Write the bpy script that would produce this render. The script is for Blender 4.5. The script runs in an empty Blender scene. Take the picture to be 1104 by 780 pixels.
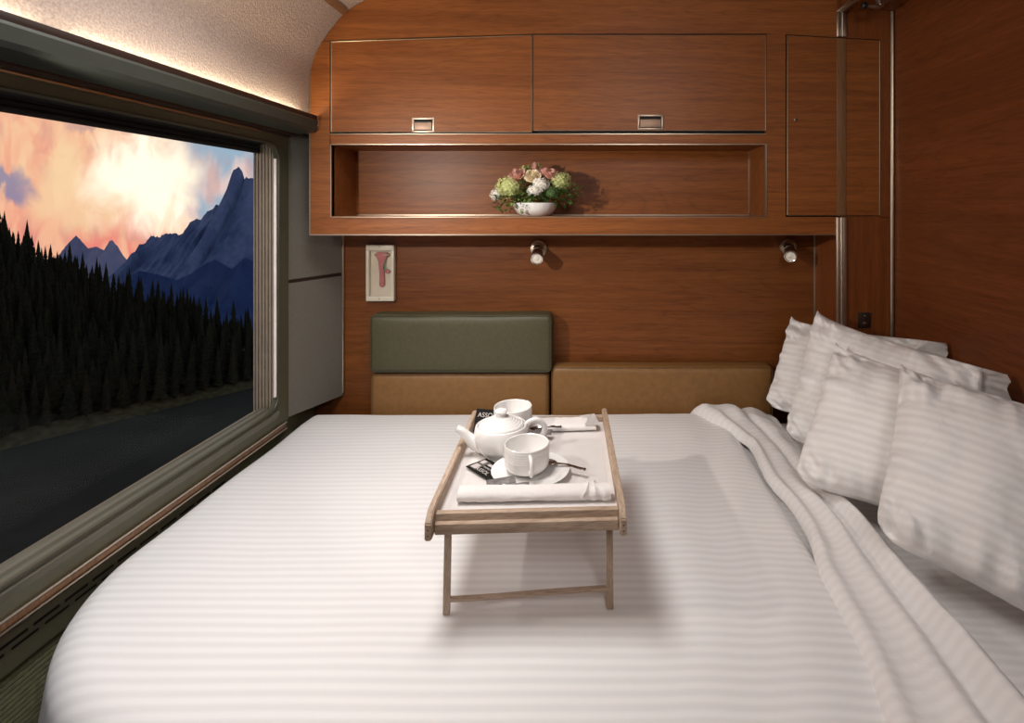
import bpy, bmesh, math, random
from mathutils import Vector, Matrix, noise
PI = math.pi
F = 580.0; CX = 637.0; CY = 224.0; CAMZ = 1.30
col = bpy.context.scene.collection
rnd = random.Random(7)

def P(px, py, Y):            # photograph pixel at depth Y -> world point
    return Vector(((px-CX)*Y/F, Y, CAMZ+(CY-py)*Y/F))

# ------------------------------------------------------------------ materials
def newmat(name):
    m = bpy.data.materials.new(name); m.use_nodes = True
    nt = m.node_tree; b = nt.nodes['Principled BSDF']
    return m, nt, b
def N(nt, t, **kw):
    n = nt.nodes.new(t)
    for k, v in kw.items(): setattr(n, k, v)
    return n
def ramp(nt, stops, fac):
    r = N(nt, 'ShaderNodeValToRGB')
    e = r.color_ramp.elements
    while len(e) < len(stops): e.new(0.5)
    for i, (p, c) in enumerate(stops):
        e[i].position = p; e[i].color = (*c, 1)
    nt.links.new(fac, r.inputs[0]); return r.outputs[0]
def bump(nt, b, fac, strength, dist=0.001):
    n = N(nt, 'ShaderNodeBump'); n.inputs['Strength'].default_value = strength
    n.inputs['Distance'].default_value = dist
    nt.links.new(fac, n.inputs['Height']); nt.links.new(n.outputs[0], b.inputs['Normal'])
def plain(name, c, rough=.5, metal=0, var=.06, scale=30, spec=.5, bmp=0):
    m, nt, b = newmat(name)
    tc = N(nt, 'ShaderNodeTexCoord'); no = N(nt, 'ShaderNodeTexNoise')
    no.inputs['Scale'].default_value = scale; no.inputs['Detail'].default_value = 4
    nt.links.new(tc.outputs['Object'], no.inputs['Vector'])
    lo = tuple(max(0, x*(1-var)) for x in c); hi = tuple(min(1, x*(1+var)) for x in c)
    nt.links.new(ramp(nt, [(.3, lo), (.7, hi)], no.outputs[0]), b.inputs['Base Color'])
    b.inputs['Roughness'].default_value = rough; b.inputs['Metallic'].default_value = metal
    b.inputs['Specular IOR Level'].default_value = spec
    if bmp: bump(nt, b, no.outputs[0], bmp, .001 if bmp < .9 else .0025)
    return m
def wood(name, dark, light, axis='X', rough=.40, stretch=.035, scale=48, contrast=(.3, .7), spec=.32):
    m, nt, b = newmat(name)
    tc = N(nt, 'ShaderNodeTexCoord'); mp = N(nt, 'ShaderNodeMapping')
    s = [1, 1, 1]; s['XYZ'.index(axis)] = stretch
    mp.inputs['Scale'].default_value = s
    nt.links.new(tc.outputs['Object'], mp.inputs['Vector'])
    a = N(nt, 'ShaderNodeTexNoise'); a.inputs['Scale'].default_value = scale; a.inputs['Detail'].default_value = 7
    a.inputs['Roughness'].default_value = .62; a.inputs['Distortion'].default_value = .9
    f = N(nt, 'ShaderNodeTexNoise'); f.inputs['Scale'].default_value = scale*11; f.inputs['Detail'].default_value = 3
    w = N(nt, 'ShaderNodeTexNoise'); w.inputs['Scale'].default_value = 5; w.inputs['Detail'].default_value = 2
    for n in (a, f, w): nt.links.new(mp.outputs[0], n.inputs['Vector'])
    c1 = ramp(nt, [(contrast[0], dark), (contrast[1], light)], a.outputs[0])
    c2 = ramp(nt, [(.36, (.55, .5, .46)), (.52, (1, 1, 1))], f.outputs[0])
    c3 = ramp(nt, [(.3, (.86, .84, .84)), (.7, (1.0, 1.0, 1.0))], w.outputs[0])
    mp2 = N(nt, 'ShaderNodeMapping'); s2 = [1, 1, 1]; s2['XYZ'.index(axis)] = .10; mp2.inputs['Scale'].default_value = s2
    nt.links.new(tc.outputs['Object'], mp2.inputs[0])
    g = N(nt, 'ShaderNodeTexNoise'); g.inputs['Scale'].default_value = 5.5; g.inputs['Detail'].default_value = 1.5; g.inputs['Distortion'].default_value = .4
    nt.links.new(mp2.outputs[0], g.inputs[0])
    gm = N(nt, 'ShaderNodeMath', operation='MULTIPLY'); gm.inputs[1].default_value = 30; nt.links.new(g.outputs[0], gm.inputs[0])
    gf = N(nt, 'ShaderNodeMath', operation='FRACT'); nt.links.new(gm.outputs[0], gf.inputs[0])
    c4 = ramp(nt, [(.0, (.74, .68, .64)), (.22, (1, 1, 1)), (1, (.95, .93, .92))], gf.outputs[0])
    m1 = N(nt, 'ShaderNodeMix', data_type='RGBA', blend_type='MULTIPLY'); m1.inputs[0].default_value = .55
    nt.links.new(c1, m1.inputs[6]); nt.links.new(c2, m1.inputs[7])
    m2 = N(nt, 'ShaderNodeMix', data_type='RGBA', blend_type='MULTIPLY'); m2.inputs[0].default_value = 1
    nt.links.new(m1.outputs[2], m2.inputs[6]); nt.links.new(c3, m2.inputs[7])
    m3 = N(nt, 'ShaderNodeMix', data_type='RGBA', blend_type='MULTIPLY'); m3.inputs[0].default_value = .6
    nt.links.new(m2.outputs[2], m3.inputs[6]); nt.links.new(c4, m3.inputs[7])
    nt.links.new(m3.outputs[2], b.inputs['Base Color'])
    b.inputs['Roughness'].default_value = rough; b.inputs['Specular IOR Level'].default_value = spec
    bump(nt, b, f.outputs[0], .12, .0006)
    return m
def stripes(name, hi, lo, src='Object', comp='Y', period=.0205, rough=.85, wrinkle=.25, nscale=14, ndist=.004):
    m, nt, b = newmat(name)
    tc = N(nt, 'ShaderNodeTexCoord'); sx = N(nt, 'ShaderNodeSeparateXYZ')
    nt.links.new(tc.outputs[src], sx.inputs[0])
    mu = N(nt, 'ShaderNodeMath', operation='MULTIPLY'); mu.inputs[1].default_value = 2*PI/period
    nt.links.new(sx.outputs[comp], mu.inputs[0])
    si = N(nt, 'ShaderNodeMath', operation='SINE'); nt.links.new(mu.outputs[0], si.inputs[0])
    ma = N(nt, 'ShaderNodeMapRange'); ma.inputs[1].default_value = -.75; ma.inputs[2].default_value = .75
    nt.links.new(si.outputs[0], ma.inputs[0])
    nt.links.new(ramp(nt, [(0, lo), (1, hi)], ma.outputs[0]), b.inputs['Base Color'])
    rr = N(nt, 'ShaderNodeMapRange'); rr.inputs[3].default_value = rough; rr.inputs[4].default_value = rough-.3
    nt.links.new(ma.outputs[0], rr.inputs[0]); nt.links.new(rr.outputs[0], b.inputs['Roughness'])
    b.inputs['Sheen Weight'].default_value = .15
    b.inputs['Specular IOR Level'].default_value = .3
    no = N(nt, 'ShaderNodeTexNoise'); no.inputs['Scale'].default_value = nscale; no.inputs['Detail'].default_value = 6; no.inputs['Distortion'].default_value = .8
    nt.links.new(tc.outputs['Object'], no.inputs['Vector'])
    bump(nt, b, no.outputs[0], wrinkle, ndist)
    return m
def emis(name, c, s):
    m, nt, b = newmat(name)
    b.inputs['Base Color'].default_value = (.9, .9, .85, 1)
    b.inputs['Emission Color'].default_value = (*c, 1); b.inputs['Emission Strength'].default_value = s
    return m

D1, L1 = (.215, .064, .014), (.35, .118, .027)
M = {}
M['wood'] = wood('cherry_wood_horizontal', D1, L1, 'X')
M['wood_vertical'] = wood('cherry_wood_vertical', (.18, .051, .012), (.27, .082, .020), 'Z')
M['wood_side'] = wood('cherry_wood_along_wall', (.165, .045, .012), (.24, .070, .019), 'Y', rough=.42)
M['wood_back'] = wood('cherry_wood_lower', (.165, .049, .0105), (.26, .088, .020), 'X')
M['wood_strip'] = wood('bronze_strip', (.22, .11, .05), (.30, .16, .08), 'Z', rough=.3)
M['oak'] = wood('pale_limed_oak', (.42, .30, .21), (.66, .52, .40), 'X', rough=.6, scale=60, stretch=.08, spec=.3)
M['oak_long'] = wood('pale_limed_oak_lengthwise', (.42, .30, .21), (.66, .52, .40), 'Y', rough=.6, scale=60, stretch=.08, spec=.3)
M['oak_leg'] = wood('pale_limed_oak_upright', (.40, .29, .20), (.60, .47, .36), 'Z', rough=.6, scale=60, stretch=.08, spec=.3)
M['dark'] = plain('dark_gap', (.006, .005, .004), .8)
M['chrome'] = plain('brushed_chrome', (.78, .74, .68), .22, 1, .04)
M['bronze'] = plain('satin_bronze', (.50, .41, .31), .32, 1, .05)
M['nickel'] = plain('satin_nickel', (.55, .47, .38), .3, 1, .05)
M['lens'] = plain('frosted_lamp_lens', (.85, .80, .70), .25, 0)
M['latch'] = plain('latch_bronze', (.42, .27, .19), .45, .3, .06)
M['latchframe'] = plain('latch_frame', (.60, .47, .36), .35, .7, .05)
M['rail'] = plain('grey_green_enamel', (.038, .043, .034), .5, 0, .08)
M['railbrown'] = plain('dark_brown_strip', (.022, .010, .006), .5)
M['frame'] = plain('dark_olive_enamel', (.05, .047, .030), .45, 0, .08)
M['framelow'] = plain('olive_enamel', (.082, .078, .045), .5, 0, .08)
M['sill'] = plain('grey_green_sill', (.15, .143, .108), .45, 0, .06)
M['blind'] = plain('black_blind_fabric', (.008, .008, .007), .9)
M['ribs'] = plain('ribbed_reveal_metal', (.42, .36, .27), .35, .6, .08)
M['gasket'] = plain('pale_gasket', (.95, .86, .80), .4)
M['panel'] = plain('grey_textured_vinyl', (.15, .140, .115), .6, 0, .12, 240, bmp=.3)
M['ceil'] = plain('textured_ceiling_vinyl', (.43, .345, .305), .5, 0, .2, 200, bmp=1.0)
M['vent'] = plain('olive_grille_enamel', (.17, .16, .105), .45)
M['lower'] = plain('olive_ribbed_carpet', (.17, .165, .09), .9, 0, .2, 90, bmp=.5)
M['floor'] = plain('dark_brown_carpet', (.05, .04, .03), .95, 0, .2, 120, bmp=.4)
M['shell'] = plain('cream_wall_vinyl', (.45, .40, .33), .7)
M['green'] = plain('olive_green_leatherette', (.068, .062, .028), .5, 0, .10, 90, bmp=.25)
M['tan'] = plain('tan_leatherette', (.225, .108, .030), .5, 0, .10, 60, bmp=.25)
M['seam'] = plain('seam_thread', (.05, .045, .025), .6)
M['tanseam'] = plain('tan_seam', (.14, .07, .025), .6)
M['porcelain'] = plain('white_porcelain', (.86, .84, .82), .12, 0, .01, spec=.6)
M['cloth'] = plain('white_linen', (.80, .76, .74), .85, 0, .03, 200, bmp=.2)
M['liner'] = plain('white_paper', (.72, .68, .66), .35, 0, .03)
M['trayboard'] = plain('white_tray_board', (.74, .70, .68), .3, 0, .02)
M['steel'] = plain('stainless_steel', (.35, .32, .30), .18, 1, .04)
M['foil'] = plain('silver_paper', (.17, .155, .15), .5, .2, .35, 120)
M['blackpaper'] = plain('black_sachet_paper', (.010, .009, .008), .75, spec=.15)
M['ink'] = plain('pale_ink', (.55, .50, .48), .5)
M['inkgrey'] = plain('grey_ink', (.10, .085, .08), .5)
M['ivory'] = plain('ivory_plastic', (.72, .66, .53), .35, 0, .02)
M['ivoryin'] = plain('ivory_recess', (.66, .58, .45), .4, 0, .04)
M['red'] = plain('dull_red_plastic', (.46, .15, .14), .4, 0, .15, 120)
M['black'] = plain('black_rubber', (.01, .01, .01), .45)
M['greenpl'] = plain('green_tag', (.12, .32, .2), .4)
WH, WL = (.89, .875, .865), (.805, .788, .78)
M['duvet'] = stripes('white_sateen_stripe', WH, WL)
M['sheet'] = stripes('white_sateen_sheet', (.86, .84, .83), (.82, .795, .785), wrinkle=.5, nscale=16, ndist=.008)
M['fitted'] = stripes('white_fitted_sheet', (.84, .81, .80), (.77, .745, .73), wrinkle=.6)
M['pillow'] = stripes('pillow_sateen_stripe', (.87, .85, .835), (.80, .775, .76), 'UV', 'Y', .0175, wrinkle=.55, nscale=11, ndist=.014)
M['bedbase'] = plain('brown_bed_base', (.12, .06, .03), .6)
M['petalpink'] = plain('dusty_pink_petal', (.74, .42, .34), .6, 0, .25, 60)
M['petalcream'] = plain('cream_petal', (.85, .72, .50), .6, 0, .15, 60)
M['hydra'] = plain('lime_hydrangea', (.56, .60, .24), .65, 0, .3, 120)
M['whiteflower'] = plain('white_blossom', (.90, .82, .74), .65, 0, .2, 150)
M['leaf'] = plain('dark_leaf', (.055, .11, .022), .5, 0, .5, 60)
M['leaflight'] = plain('light_leaf', (.16, .25, .05), .5, 0, .4, 60)
# outside
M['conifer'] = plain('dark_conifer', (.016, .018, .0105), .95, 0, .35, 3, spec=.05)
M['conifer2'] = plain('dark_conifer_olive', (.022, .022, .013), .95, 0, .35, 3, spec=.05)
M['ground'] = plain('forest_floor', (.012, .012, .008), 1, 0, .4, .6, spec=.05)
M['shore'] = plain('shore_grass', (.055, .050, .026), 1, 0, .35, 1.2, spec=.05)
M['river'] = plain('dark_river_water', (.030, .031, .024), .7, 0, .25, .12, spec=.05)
def rock(name, lo, hi, sc):
    m, nt, b = newmat(name)
    tc = N(nt, 'ShaderNodeTexCoord'); mp = N(nt, 'ShaderNodeMapping'); mp.inputs['Scale'].default_value = (1, 1, .35)
    nt.links.new(tc.outputs['Object'], mp.inputs[0])
    no = N(nt, 'ShaderNodeTexNoise'); no.inputs['Scale'].default_value = sc; no.inputs['Detail'].default_value = 9; no.inputs['Roughness'].default_value = .65
    nt.links.new(mp.outputs[0], no.inputs[0])
    nt.links.new(ramp(nt, [(.35, lo), (.65, hi)], no.outputs[0]), b.inputs['Base Color'])
    b.inputs['Roughness'].default_value = 1; b.inputs['Specular IOR Level'].default_value = .05
    bump(nt, b, no.outputs[0], 1.0, 12)
    return m
M['rock'] = rock('haze_blue_rock', (.05, .085, .19), (.13, .19, .34), .03)  # blue of the distance haze is mixed into the rock colour
M['rockfar'] = rock('haze_mauve_rock', (.12, .15, .28), (.22, .24, .36), .01)  # paler mauve : haze of the farther range, painted in
M['rocklow'] = rock('haze_blue_slope', (.022, .05, .15), (.04, .08, .20), .05)  # haze blue painted into the foothill colour too
def glassmat():
    m = bpy.data.materials.new('window_glass'); m.use_nodes = True; nt = m.node_tree
    nt.nodes.clear()
    o = N(nt, 'ShaderNodeOutputMaterial'); t = N(nt, 'ShaderNodeBsdfTransparent'); g = N(nt, 'ShaderNodeBsdfGlossy')
    t.inputs[0].default_value = (.98, .98, .97, 1); g.inputs['Roughness'].default_value = .02
    mx = N(nt, 'ShaderNodeMixShader'); mx.inputs[0].default_value = .004
    nt.links.new(t.outputs[0], mx.inputs[1]); nt.links.new(g.outputs[0], mx.inputs[2]); nt.links.new(mx.outputs[0], o.inputs[0])
    return m
M['glass'] = glassmat()

# ------------------------------------------------------------------ helpers
def base_of(parent):
    v = Vector((0, 0, 0)); p = parent
    while p: v = v + p.location; p = p.parent
    return v
def obj(name, bm, mat, parent=None, smooth=35, local=False, label=None):
    if parent is not None and not local:
        bmesh.ops.translate(bm, verts=bm.verts, vec=-base_of(parent))
    bmesh.ops.recalc_face_normals(bm, faces=bm.faces)
    me = bpy.data.meshes.new(name); bm.to_mesh(me); bm.free()
    if isinstance(mat, (list, tuple)):
        for m in mat: me.materials.append(M[m])
    else: me.materials.append(M[mat])
    if smooth:
        for p in me.polygons: p.use_smooth = True
        me.set_sharp_from_angle(angle=math.radians(smooth))
    o = bpy.data.objects.new(name, me); col.objects.link(o)
    if parent is not None: o.parent = parent
    if label: o['label'] = label
    return o
def tag(o, label, cat, group=None):
    o['label'] = label; o['category'] = cat
    if group: o['group'] = group
    return o
def thing(name, label, cat, loc=(0, 0, 0), rotz=0, group=None):
    o = bpy.data.objects.new(name, None); col.objects.link(o)
    o.location = loc; o.rotation_euler = (0, 0, rotz); o.empty_display_size = .02
    return tag(o, label, cat, group)
def struct(name, bm, mat, parent=None, smooth=35):
    o = obj(name, bm, mat, parent, smooth)
    if parent is None: o['kind'] = 'structure'
    return o
def copy_tree(o, parent=None):
    c = o.copy(); col.objects.link(c)
    if parent: c.parent = parent
    for ch in list(o.children): copy_tree(ch, c)
    return c
def box(bm, x0, x1, y0, y1, z0, z1, bev=0, seg=2, mi=0, rot=None):
    r = bmesh.ops.create_cube(bm, size=1); vs = r['verts']
    for v in vs:
        v.co = Vector((x0+(v.co.x+.5)*(x1-x0), y0+(v.co.y+.5)*(y1-y0), z0+(v.co.z+.5)*(z1-z0)))
    if bev:
        es = list({e for v in vs for e in v.link_edges})
        rb = bmesh.ops.bevel(bm, geom=es, offset=bev, segments=seg, profile=.5, affect='EDGES')
        vs = list({v for f in rb['faces'] for v in f.verts} | {v for v in vs if v.is_valid})
    if mi:
        for f in {f for v in vs for f in v.link_faces}: f.material_index = mi
    if rot is not None:
        c, mtx = rot
        for v in vs: v.co = mtx @ (v.co-Vector(c)) + Vector(c)
    return vs
def B(*a, **k):
    bm = bmesh.new(); box(bm, *a, **k); return bm
def prism(bm, poly, axis, a0, a1):
    """poly: 2d points in the two other axes (xyz order)"""
    def mk(p, a):
        if axis == 'X': return Vector((a, p[0], p[1]))
        if axis == 'Y': return Vector((p[0], a, p[1]))
        return Vector((p[0], p[1], a))
    A = [bm.verts.new(mk(p, a0)) for p in poly]; Bv = [bm.verts.new(mk(p, a1)) for p in poly]
    bm.faces.new(A); bm.faces.new(list(reversed(Bv))); n = len(poly)
    for i in range(n): bm.faces.new((A[i], A[(i+1) % n], Bv[(i+1) % n], Bv[i]))
    return A+Bv
def frames(pts):
    out = []; up = Vector((0, 0, 1)); prev = None
    for i, p in enumerate(pts):
        t = (pts[min(i+1, len(pts)-1)]-pts[max(i-1, 0)]).normalized()
        if prev is None:
            a = up if abs(t.z) < .9 else Vector((1, 0, 0)); n = t.cross(a).normalized()
        else: n = (prev-t*prev.dot(t)).normalized()
        prev = n; out.append((t, n, t.cross(n)))
    return out
def tube(bm, pts, r, seg=12, cap=True, flat=1.0):
    pts = [Vector(p) for p in pts]; fr = frames(pts); rings = []
    for i, (p, (t, n, b)) in enumerate(zip(pts, fr)):
        rr = r[i] if isinstance(r, (list, tuple)) else r
        rings.append([bm.verts.new(p+n*rr*math.cos(2*PI*k/seg)+b*rr*flat*math.sin(2*PI*k/seg)) for k in range(seg)])
    for a, c in zip(rings, rings[1:]):
        for k in range(seg): bm.faces.new((a[k], a[(k+1) % seg], c[(k+1) % seg], c[k]))
    if cap: bm.faces.new(rings[0]); bm.faces.new(list(reversed(rings[-1])))
    return [v for r_ in rings for v in r_]
def lathe(bm, prof, c=(0, 0, 0), seg=48, mtx=None):
    c = Vector(c); rings = []; vs = []
    for (r, z) in prof:
        if r < 1e-6:
            v = bm.verts.new((0, 0, z)); rings.append([v]); vs.append(v)
        else:
            ring = [bm.verts.new((r*math.cos(2*PI*k/seg), r*math.sin(2*PI*k/seg), z)) for k in range(seg)]
            rings.append(ring); vs += ring
    for a, b in zip(rings, rings[1:]):
        for k in range(seg):
            k2 = (k+1) % seg
            if len(a) == 1 and len(b) == 1: continue
            if len(a) == 1: bm.faces.new((a[0], b[k], b[k2]))
            elif len(b) == 1: bm.faces.new((a[k], a[k2], b[0]))
            else: bm.faces.new((a[k], a[k2], b[k2], b[k]))
    for v in vs:
        if mtx is not None: v.co = mtx @ v.co
        v.co += c
    return vs
def catmull(ps, n=8):
    ps = [Vector(p) for p in ps]; out = []
    q = [ps[0]*2-ps[1]]+ps+[ps[-1]*2-ps[-2]]
    for i in range(1, len(q)-2):
        for k in range(n):
            t = k/n
            out.append(.5*((2*q[i])+(-q[i-1]+q[i+1])*t+(2*q[i-1]-5*q[i]+4*q[i+1]-q[i+2])*t*t+(-q[i-1]+3*q[i]-3*q[i+1]+q[i+2])*t**3))
    out.append(ps[-1]); return out
def nz(x, y, z=0): return noise.noise(Vector((x, y, z)))

# ------------------------------------------------------------------ room shell
Yc = 1.72; s = Yc/F
def X(px): return (px-CX)*s
def Z(py): return CAMZ+(CY-py)*s
YB = 1.925                                     # back wall
XR = .967; XL = -.97
YF = -.85                                      # wall behind the camera
floor = struct('floor', B(-1.03, XR+.05, YF-.05, 2.0, -.05, 0), 'floor')
# curved ceiling
prof = [(-.915, 1.545), (-.9035, 1.60), (-.900, 1.66), (-.8956, 1.742), (-.881, 1.792), (-.851, 1.846), (-.82, 1.887), (-.786, 1.926),
        (-.727, 1.964), (-.64, 2.0), (-.5, 2.035), (-.3, 2.06), (0, 2.075), (.5, 2.08), (XR+.05, 2.08)]
cp = [(v.x, v.y) for v in catmull([(a, b, 0) for a, b in prof], 5)]
bm = bmesh.new()
prism(bm, cp+[(XR+.05, 2.13), (-.5, 2.13), (-.80, 2.02), (-.95, 1.80), (-.95, 1.545)], 'Y', YF-.05, 1.98)
ceiling = struct('ceiling', bm, 'ceil', smooth=50)
# ceiling seam strip
bm = bmesh.new()
i0 = [i for i, p in enumerate(cp) if p[0] > -.80][0]
a, b_ = Vector((*cp[i0], 0)), Vector((*cp[i0+2], 0)); nrm = Vector((b_.y-a.y, -(b_.x-a.x), 0)).normalized()*.004
prism(bm, [(a.x, a.y), (b_.x, b_.y), (b_.x+nrm.x, b_.y+nrm.y), (a.x+nrm.x, a.y+nrm.y)], 'Y', YF, Yc-.004)
struct('trim_1', bm, 'wood_strip')
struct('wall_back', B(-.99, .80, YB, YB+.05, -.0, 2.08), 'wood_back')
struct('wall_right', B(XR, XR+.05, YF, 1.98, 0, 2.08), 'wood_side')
struct('wall_front', B(-1.03, XR+.05, YF-.05, YF, 0, 2.08), 'shell')
# column in the back right corner
bm = bmesh.new()
xs = X(907)
box(bm, .80, XR, Yc+.006, YB+.04, 0, 2.08)
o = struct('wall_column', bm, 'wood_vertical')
# left wall : lower part, window panel with opening, splayed return
YO0, YO1, ZO0, ZO1 = .12, 1.655, CAMZ-.621, CAMZ+.195
def rrect(y0, y1, z0, z1, r, n=8):
    out = []
    for cy, cz, a0 in ((y1-r, z1-r, 0), (y0+r, z1-r, 90), (y0+r, z0+r, 180), (y1-r, z0+r, 270)):
        for k in range(n+1):
            a = math.radians(a0+90*k/n); out.append((cy+r*math.cos(a), cz+r*math.sin(a)))
    return out
def ring_plate(bm, outer, inner, x0, x1):
    """plate in the YZ plane between an outer and inner loop having the same count"""
    n = len(inner); L = []
    for x in (x0, x1):
        L.append(([bm.verts.new((x, *p)) for p in outer], [bm.verts.new((x, *p)) for p in inner]))
    for k in range(n):
        k2 = (k+1) % n
        for (o_, i_) in L: bm.faces.new((o_[k], o_[k2], i_[k2], i_[k]))
        bm.faces.new((L[0][1][k], L[0][1][k2], L[1][1][k2], L[1][1][k]))
        bm.faces.new((L[0][0][k], L[0][0][k2], L[1][0][k2], L[1][0][k]))
left = struct('wall_left', B(-1.03, -.99, YF, 1.98, 0, CAMZ-.672), 'lower')
# ribs of the lower wall covering
bm = bmesh.new()
for k in range(48):
    z = CAMZ-.80-k*.0095
    if z < .05: break
    box(bm, -.99, -.9865, YF, 1.9, z-.003, z+.003)
obj('ribbed_covering', bm, 'lower', left)
bm = bmesh.new()       # wall around the window, fore part, above it
box(bm, -1.06, -.965, YF, YO0-.08, CAMZ-.672, 1.56)
obj('wall_panel', bm, 'panel', left)
bm = bmesh.new()
box(bm, -1.06, -.93, YF, 1.98, CAMZ+.262, CAMZ+.30)
obj('wall_head', bm, 'rail', left)
# splayed return panels
def splay(z0, z1, t=.02, off=0):
    bm = bmesh.new()
    p0 = Vector((-.975, 1.70)); p1 = Vector((-.884, YB-.002))
    d = (p1-p0).normalized(); n = Vector((d.y, -d.x))
    q = [p0+n*off, p1+n*off, p1-n*t, p0-n*t]
    prism(bm, [(v.x, v.y) for v in q], 'Z', z0, z1); return bm
obj('upper_return_panel', splay(CAMZ-.231, 1.56), 'panel', left)
obj('lower_return_panel', splay(CAMZ-.670, CAMZ-.243), 'panel', left)
obj('return_joint_strip', splay(CAMZ-.243, CAMZ-.231, .02, -.003), 'railbrown', left)
obj('end_wall', B(-1.06, -.975, 1.71, 1.98, CAMZ-.672, 1.56), 'frame', left)
# chrome cover strip at the corner with the back wall
bm = bmesh.new(); tube(bm, [(-.884, YB-.006, CAMZ-.66), (-.884, YB-.006, Z(252))], .005, 10)
struct('trim_2', bm, 'bronze')
# window
win = thing('window_1', '', ''); del win['label']; del win['category']; win['kind'] = 'structure'
inner = rrect(YO0, YO1, ZO0, ZO1, .055); outer = rrect(YO0-.08, 1.712, CAMZ-.672, CAMZ+.262, .002)
bm = bmesh.new(); ring_plate(bm, outer, inner, -.975, -.962)
obj('window_frame', bm, 'framelow', win)
bm = bmesh.new(); loop = [Vector((-.960, *p)) for p in inner]
tube(bm, loop+[loop[0]], .0045, 8, cap=False)
obj('frame_bead', bm, 'frame', win)
# reveal : ribbed jambs
bm = bmesh.new()
for k in range(12):
    x0 = -.975-k*.0050
    box(bm, x0-.0034, x0, YO1-.004-.0035*(k % 2), YO1+.05, ZO0-.02, ZO1+.02)
box(bm, -1.036, -.975, YO1, YO1+.06, ZO0-.03, ZO1+.03)
box(bm, -1.036, -.975, YO0-.06, YO0, ZO0-.03, ZO1+.03)
obj('ribbed_jamb', bm, 'ribs', win)
bm = bmesh.new(); tube(bm, [(-.968, YO1-.006, ZO0+.04), (-.968, YO1-.006, ZO1-.045)], .0045, 8)
obj('edge_gasket', bm, 'gasket', win)
bm = bmesh.new()
box(bm, -1.05, -.975, YO0-.06, YO1+.06, ZO1, ZO1+.06)
obj('window_head', bm, 'blind', win)
bm = bmesh.new()     # stepped sill
prism(bm, [(-1.06, CAMZ-.64), (-1.033, CAMZ-.624), (-1.008, CAMZ-.612), (-1.004, CAMZ-.616), (-.992, CAMZ-.616), (-.989, CAMZ-.622), (-.960, CAMZ-.624), (-.957, CAMZ-.63), (-.963, CAMZ-.65), (-1.06, CAMZ-.65)],
      'Y', YO0-.02, YO1+.0)
obj('window_sill', bm, 'sill', win, smooth=20)
obj('pane', B(-1.038, -1.032, YO0-.05, YO1+.05, ZO0-.03, ZO1+.05), 'glass', win, smooth=0)
# blind rolled down a hand's width at the top of the window
bl = thing('window_blind', 'black pleated blind drawn up at the top of the window', 'blind', (-1.015, .9, ZO1))
bm = bmesh.new()
for k in range(5): box(bm, -1.024+.003*(k % 2), -1.012+.003*(k % 2), YO0+.003, YO1-.012, CAMZ+.181+k*.005-.006, CAMZ+.181+k*.005)
box(bm, -1.022, -1.014, YO0+.003, YO1-.012, CAMZ+.175, ZO1-.001)
obj('blind_fabric', bm, 'blind', bl)
obj('bottom_bar', B(-1.026, -1.008, YO0+.004, YO1-.012, CAMZ+.166, CAMZ+.176, .003), 'blind', bl)
# ledge trims and heater vents under the window
bm = bmesh.new()
box(bm, -.99, -.956, YF, 1.69, CAMZ-.690, CAMZ-.674, .003)
struct('trim_3', bm, 'wood_strip')
bm = bmesh.new(); box(bm, -.99, -.954, YF, 1.69, CAMZ-.6745, CAMZ-.6705); box(bm, -.99, -.954, YF, 1.69, CAMZ-.694, CAMZ-.690)
struct('trim_4', bm, 'nickel')
vent = thing('heater_grille', 'long olive heater grille with two rows of dark slots below window', 'vent', (-.985, .6, CAMZ-.74))
bm = bmesh.new(); box(bm, -.99, -.980, YF+.02, 1.5, CAMZ-.786, CAMZ-.700, .002)
box(bm, -.982, -.976, YF+.02, 1.5, CAMZ-.716, CAMZ-.712)
obj('cover_plate', bm, 'vent', vent)
bm = bmesh.new(); y = YF+.06
while y < 1.42:
    box(bm, -.983, -.9792, y, y+.046, CAMZ-.736, CAMZ-.731)
    box(bm, -.983, -.9792, y+.02, y+.064, CAMZ-.749, CAMZ-.745); y += .056
obj('slots', bm, 'dark', vent)
# light valance rail over the window
val = thing('light_valance', 'grey-green valance rail over the window with hidden lamp tubes above it', 'light', (-.90, .6, CAMZ+.25))
bm = bmesh.new()
prism(bm, [(-.93, CAMZ+.232), (-.878, CAMZ+.240), (-.868, CAMZ+.248), (-.866, CAMZ+.272), (-.872, CAMZ+.288), (-.878, CAMZ+.288), (-.876, CAMZ+.262), (-.93, CAMZ+.262)], 'Y', YF, Yc-.012)
obj('rail', bm, 'rail', val, smooth=25)
bm = bmesh.new(); box(bm, -.874, -.868, YF, Yc-.012, CAMZ+.276, CAMZ+.292, .002)
obj('top_lip', bm, 'railbrown', val)
bm = bmesh.new(); box(bm, -.957, -.928, YF, 1.705, CAMZ+.226, CAMZ+.238, .002)
obj('brown_strip', bm, 'railbrown', val)
bm = bmesh.new(); box(bm, -.962, -.951, YF, 1.705, CAMZ+.220, CAMZ+.226, .002)
obj('metal_bead', bm, 'nickel', val)
M['tube'] = emis('warm_lamp_tube', (1.0, .84, .60), 42)
for (y0, y1) in ((.18, .87), (.93, 1.66), (-.6, .13)):
    bm = bmesh.new(); tube(bm, [(-.893, y0, CAMZ+.272), (-.893, y1, CAMZ+.272)], .0075, 10)
    obj('lamp_tube', bm, 'tube', val)

# ------------------------------------------------------------------ overhead cabinet
cab = thing('overhead_cabinet', 'red-brown wooden overhead cabinet with two doors above an open niche', 'cabinet', (0, YB, Z(254)))
YD = Yc+.022     # back of the front frame
bm = bmesh.new()
xl = X(334)
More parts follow.
